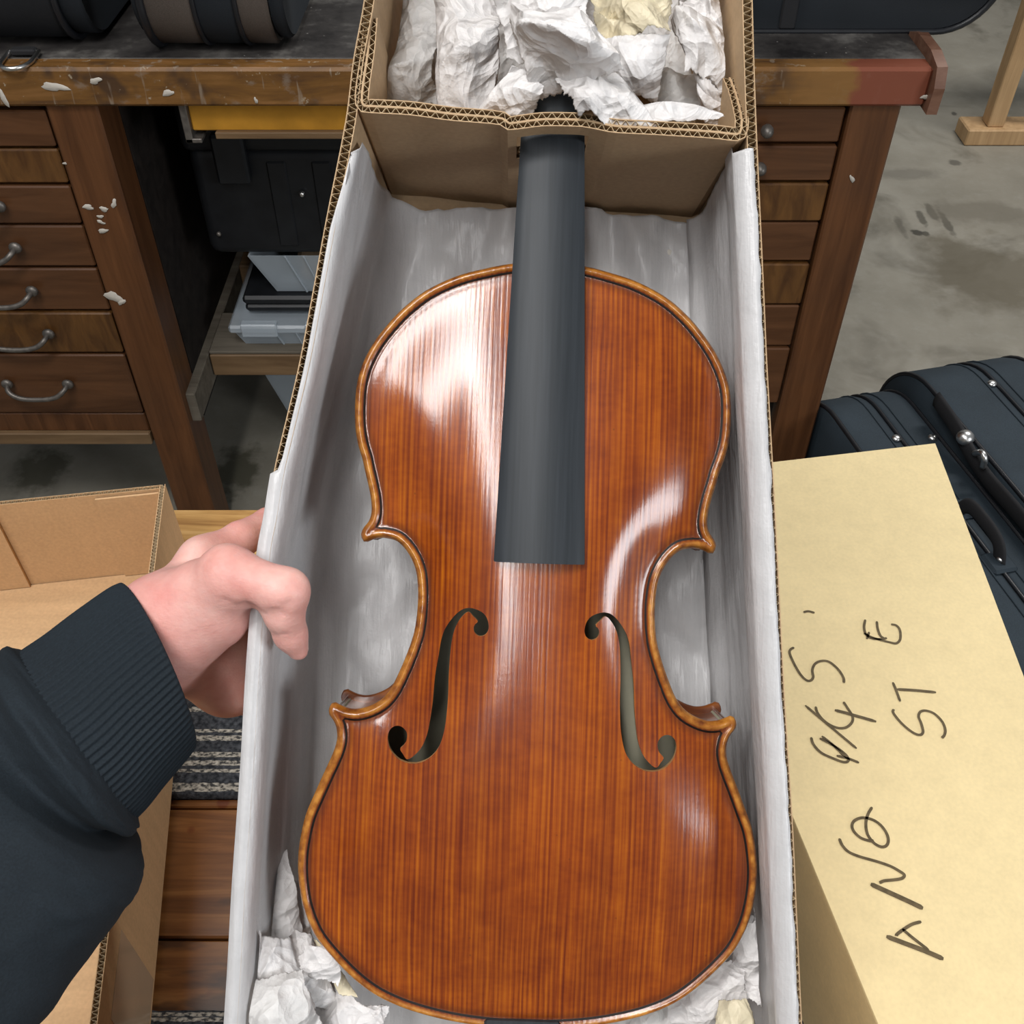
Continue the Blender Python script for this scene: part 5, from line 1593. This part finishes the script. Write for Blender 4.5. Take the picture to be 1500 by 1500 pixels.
# ------------------------------------------------------------------ person: left hand and sleeve
per = root('person', F(150, 1060, 0.47), RF, 'person\'s left hand in a black sweatshirt sleeve gripping the shipping box', 'person')
def hand_mesh():
    lo = np.array([-0.222, -0.135, -0.605]); hi = np.array([-0.078, 0.022, -0.400])
    gs = 0.00165
    ax_ = [np.arange(lo[k], hi[k], gs) for k in range(3)]
    Xg, Yg, Zg = np.meshgrid(*ax_, indexing='ij')
    Pn = np.stack([Xg, Yg, Zg], -1)
    field = None
    def smin(a, b_, k):
        h_ = np.clip(0.5 + 0.5 * (b_ - a) / k, 0, 1)
        return b_ * (1 - h_) + a * h_ - k * h_ * (1 - h_)
    def cap(a, b_, ra, rb):
        a, b_ = np.array(a), np.array(b_)
        d = b_ - a
        t = np.clip(((Pn - a) @ d) / (d @ d), 0, 1)
        return np.linalg.norm(Pn - (a + t[..., None] * d), axis=-1) - (ra + (rb - ra) * t)
    f_ = lambda x, y, D: tuple(F(x, y, D))
    chains = [
        # (points, radii, blend)
        ([f_(90, 1075, 0.462), f_(170, 985, 0.460), f_(243, 914, 0.458)], [0.021, 0.0190, 0.0198], 0.012),
        ([f_(243, 914, 0.456), f_(300, 872, 0.446), f_(336, 847, 0.437)], [0.0205, 0.0160, 0.0122], 0.014),
        ([f_(336, 846, 0.4365), f_(382, 856, 0.4335), f_(413, 867, 0.4340)], [0.0112, 0.0096, 0.0092], 0.008),
        ([f_(414, 869, 0.4340), f_(416, 898, 0.438), f_(426, 930, 0.445), f_(437, 953, 0.449)], [0.0090, 0.0084, 0.0072, 0.0046], 0.005),
        # thenar bulge
        ([f_(268, 922, 0.455), f_(322, 905, 0.450)], [0.0180, 0.0125], 0.012),
    ]
    # palm and fingers, stacked along the box wall
    wr = f_(228, 940, 0.468)
    kn = [f_(300, 824, 0.480), (-0.1365, -0.047, -0.502), (-0.1335, -0.071, -0.515), (-0.1325, -0.092, -0.520)]
    rad = [0.0112, 0.0122, 0.0118, 0.0105]
    for k in range(4):
        chains.append(([wr, kn[k]], [0.0165, rad[k]], 0.014))
    ys_f = [0.0, -0.030, -0.058, -0.083]
    chains.append(([kn[0], f_(352, 790, 0.493), f_(393, 768, 0.512), (-0.1205, 0.002, -0.552), (-0.108, 0.006, -0.576), (-0.086, 0.008, -0.578)], [0.0105, 0.0086, 0.0080, 0.0078, 0.0075, 0.0060], 0.009))
    for k in (1, 2, 3):
        yk = ys_f[k]
        xw = XLat(yk) - rad[k] * 0.78
        chains.append(([kn[k], (xw - 0.001, yk - 0.004, -0.548), (xw + 0.006, yk + 0.002, -0.574), (xw + 0.030, yk + 0.004, -0.5775)], [rad[k] * 0.95, rad[k] * 0.76, rad[k] * 0.72, rad[k] * 0.58], 0.006))
    # palm web filling towards the wall
    chains.append(([(-0.140, -0.045, -0.480), (-0.138, -0.085, -0.498)], [0.0155, 0.0140], 0.014))
    for pts, rs_, k in chains:
        seg_ = None
        for i in range(len(pts) - 1):
            d = cap(pts[i], pts[i + 1], rs_[i], rs_[i + 1])
            seg_ = d if seg_ is None else smin(seg_, d, 0.003)
        field = seg_ if field is None else smin(field, seg_, k)
    # knuckle and joint bumps
    for c, r_ in ((f_(331, 830, 0.4345), 0.0076), (f_(424, 864, 0.4335), 0.0070), (f_(294, 816, 0.474), 0.0060)):
        d = np.linalg.norm(Pn - np.array(c), axis=-1) - r_
        field = smin(field, d, 0.008)
    # creases: shallow grooves cut across
    def groove(c, r_, k):
        nonlocal field
        d = np.linalg.norm(Pn - np.array(c), axis=-1) - r_
        field = -smin(-field, d, k)
    groove(f_(363, 893, 0.4300), 0.0034, 0.003)
    def cut(a, b_, r_, k):
        nonlocal field
        field = -smin(-field, cap(a, b_, r_, r_), k)
    cut(f_(343, 868, 0.4215), f_(362, 889, 0.4260), 0.0012, 0.0025)
    cut(f_(330, 878, 0.4265), f_(352, 893, 0.4300), 0.0008, 0.002)
    cut(f_(396, 899, 0.4275), f_(425, 884, 0.4245), 0.0008, 0.002)
    cut(f_(398, 908, 0.4300), f_(420, 897, 0.4275), 0.0006, 0.002)
    cut(f_(403, 930, 0.4370), f_(424, 920, 0.4340), 0.0005, 0.002)
    for c in (f_(389, 899, 0.430), f_(396, 897, 0.4275), f_(404, 894, 0.4265)):
        groove(c, 0.0011, 0.0015)
    # wrinkle relief
    # naive surface nets
    s = field < 0
    nx, ny, nz = s.shape
    c8 = np.zeros((nx - 1, ny - 1, nz - 1), np.int8)
    for dx in (0, 1):
        for dy in (0, 1):
            for dz in (0, 1):
                c8 += s[dx:nx - 1 + dx, dy:ny - 1 + dy, dz:nz - 1 + dz]
    act = (c8 > 0) & (c8 < 8)
    idx = np.full(act.shape, -1, int)
    cells = np.argwhere(act)
    idx[act] = np.arange(len(cells))
    acc = np.zeros((len(cells), 3)); cnt = np.zeros(len(cells))
    corners = [(dx, dy, dz) for dx in (0, 1) for dy in (0, 1) for dz in (0, 1)]
    for a in corners:
        for b_ in corners:
            if sum(abs(np.array(a) - np.array(b_))) == 1 and a < b_:
                fa = field[cells[:, 0] + a[0], cells[:, 1] + a[1], cells[:, 2] + a[2]]
                fb_ = field[cells[:, 0] + b_[0], cells[:, 1] + b_[1], cells[:, 2] + b_[2]]
                m_ = (fa < 0) != (fb_ < 0)
                t = np.where(m_, fa / (fa - fb_ + 1e-20), 0)
                p = np.array(a) + t[:, None] * (np.array(b_) - np.array(a))
                acc[m_] += p[m_]; cnt[m_] += 1
    V = lo + (cells + acc / cnt[:, None]) * gs
    faces = []
    for axis in range(3):
        o1, o2 = [(1, 2), (2, 0), (0, 1)][axis]
        sl_a = [slice(1, -1)] * 3; sl_b = [slice(1, -1)] * 3
        sl_a[axis] = slice(0, -1); sl_b[axis] = slice(1, None)
        A_, B_ = s[tuple(sl_a)], s[tuple(sl_b)]
        e = np.argwhere(A_ != B_)
        if not len(e):
            continue
        base = e.copy()
        base[:, o1] += 1; base[:, o2] += 1
        def cell(d1, d2):
            q_ = base.copy(); q_[:, o1] -= d1; q_[:, o2] -= d2
            return idx[q_[:, 0], q_[:, 1], q_[:, 2]]
        q4 = np.stack([cell(1, 1), cell(0, 1), cell(0, 0), cell(1, 0)], 1)
        flip = B_[e[:, 0], e[:, 1], e[:, 2]]
        q4[flip] = q4[flip][:, ::-1]
        faces += [tuple(r_) for r_ in q4.tolist() if min(r_) >= 0]
    return V, faces
V, fcs = hand_mesh()
hand = mesh('hand', [tuple(p) for p in V], fcs, 'skin', per, True)
sm = hand.modifiers.new('smooth', 'SMOOTH'); sm.factor = 0.5; sm.iterations = 4
hand['label'] = 'pale pink hand with the thumb hooked over the box wall'
# thumb nail on the outer side of the tip
v = []
nc = F(446.5, 938, 0.4465)
axn = (F(441, 958, 0.4505) - F(438, 918, 0.4425)).normalized()
side = Vector((0.96, 0.10, 0.28)).normalized()
acr = axn.cross(side).normalized()
nu = 9
for i in range(nu):
    for j in range(nu):
        a, c = (i / (nu - 1) - 0.5) * 2, (j / (nu - 1) - 0.5) * 2
        c2 = c * (1 if abs(a) < 0.6 else math.sqrt(max(0.05, 1 - ((abs(a) - 0.6) / 0.45) ** 2)))
        v.append(nc + axn * a * 0.0062 + acr * c2 * 0.0046 + side * (0.0012 - 0.0022 * c2 * c2))
f = [(i * nu + j, i * nu + j + 1, (i + 1) * nu + j + 1, (i + 1) * nu + j) for i in range(nu - 1) for j in range(nu - 1)]
nl_ = MB().add(v, f).build('thumb_nail', 'nail', hand, True)
sm = nl_.modifiers.new('thickness', 'SOLIDIFY'); sm.thickness = 0.0006

def ring_tube(stations, nth, sub, ribs=0, ramp_=None, amp=0.0005, wob=0.0, seed=0.0):
    """stations: (cx, cy, D, hx, hy, depth_m, shx, shy) centre px, half axis px, half thickness, forward lean of the near side px"""
    S_ = smoothpoly(stations, sub)
    v = []
    m = len(S_)
    for i, (cx, cy, D, hx, hy, dz, shx, shy) in enumerate(S_):
        c = F(cx, cy, D)
        hv = F(cx + hx, cy + hy, D) - c
        sv = F(cx + shx, cy + shy, D) - c
        for j in range(nth):
            t = 2 * math.pi * j / nth
            k = 1.0
            if ribs:
                k += amp * math.cos(ribs * t) * min(1.0, max(0.0, (i - 9) / 8.0)) 
            if wob:
                k += wob * fbm(math.cos(t) * 1.6 + seed, math.sin(t) * 1.6 + i * 0.12, seed)
            v.append(c + hv * math.cos(t) * k + (Vector((0, 0, 1)) * dz + sv) * math.sin(t) * k)
    f = [(i * nth + j, i * nth + (j + 1) % nth, (i + 1) * nth + (j + 1) % nth, (i + 1) * nth + j) for i in range(m - 1) for j in range(nth)]
    return v, f
cuff_st = [(206, 996, 0.459, 34, 92, 0.022, 50, -8), (217, 984, 0.458, 43, 108, 0.027, 57, -11), (229, 975, 0.457, 51, 119, 0.034, 62, -13), (225, 978, 0.456, 53, 122, 0.036, 63, -13), (208, 992, 0.455, 57, 124, 0.037, 63, -12), (172, 1024, 0.452, 66, 124, 0.038, 62, -10), (140, 1054, 0.449, 76, 122, 0.039, 60, -6), (112, 1076, 0.446, 86, 118, 0.041, 58, -3), (100, 1086, 0.445, 88, 112, 0.040, 56, 0)]
v, f = ring_tube(cuff_st, 720, 5, ribs=84, amp=0.011)
cuff = MB().add(v, f).build('ribbed_cuff', 'sweat', per, True)
cuff['label'] = 'ribbed black knit cuff around the wrist'
slv = [(124, 1070, 0.4465, 74, 106, 0.0375, 56, 0), (116, 1074, 0.4455, 86, 119, 0.043, 60, 0), (104, 1079, 0.444, 98, 128, 0.049, 66, 0), (90, 1088, 0.442, 102, 126, 0.051, 66, 0), (76, 1100, 0.441, 90, 106, 0.043, 54, 2), (68, 1116, 0.440, 88, 92, 0.039, 42, 6), (66, 1136, 0.437, 124, 100, 0.047, 46, 8), (58, 1158, 0.434, 150, 102, 0.053, 50, 10), (44, 1192, 0.430, 163, 98, 0.056, 44, 10), (20, 1230, 0.424, 168, 92, 0.057, 36, 10), (-30, 1296, 0.412, 172, 90, 0.058, 24, 8), (-110, 1392, 0.392, 188, 84, 0.060, 14, 4), (-220, 1510, 0.368, 200, 76, 0.062, 6, 0), (-360, 1650, 0.340, 215, 70, 0.064, 0, 0)]
v, f = ring_tube(slv, 240, 8, wob=0.035, seed=3.7)
slo = MB().add(v, f).build('sleeve', 'sweat', per, True)
slo['label'] = 'loose black sweatshirt sleeve with a rolled seam behind the cuff'
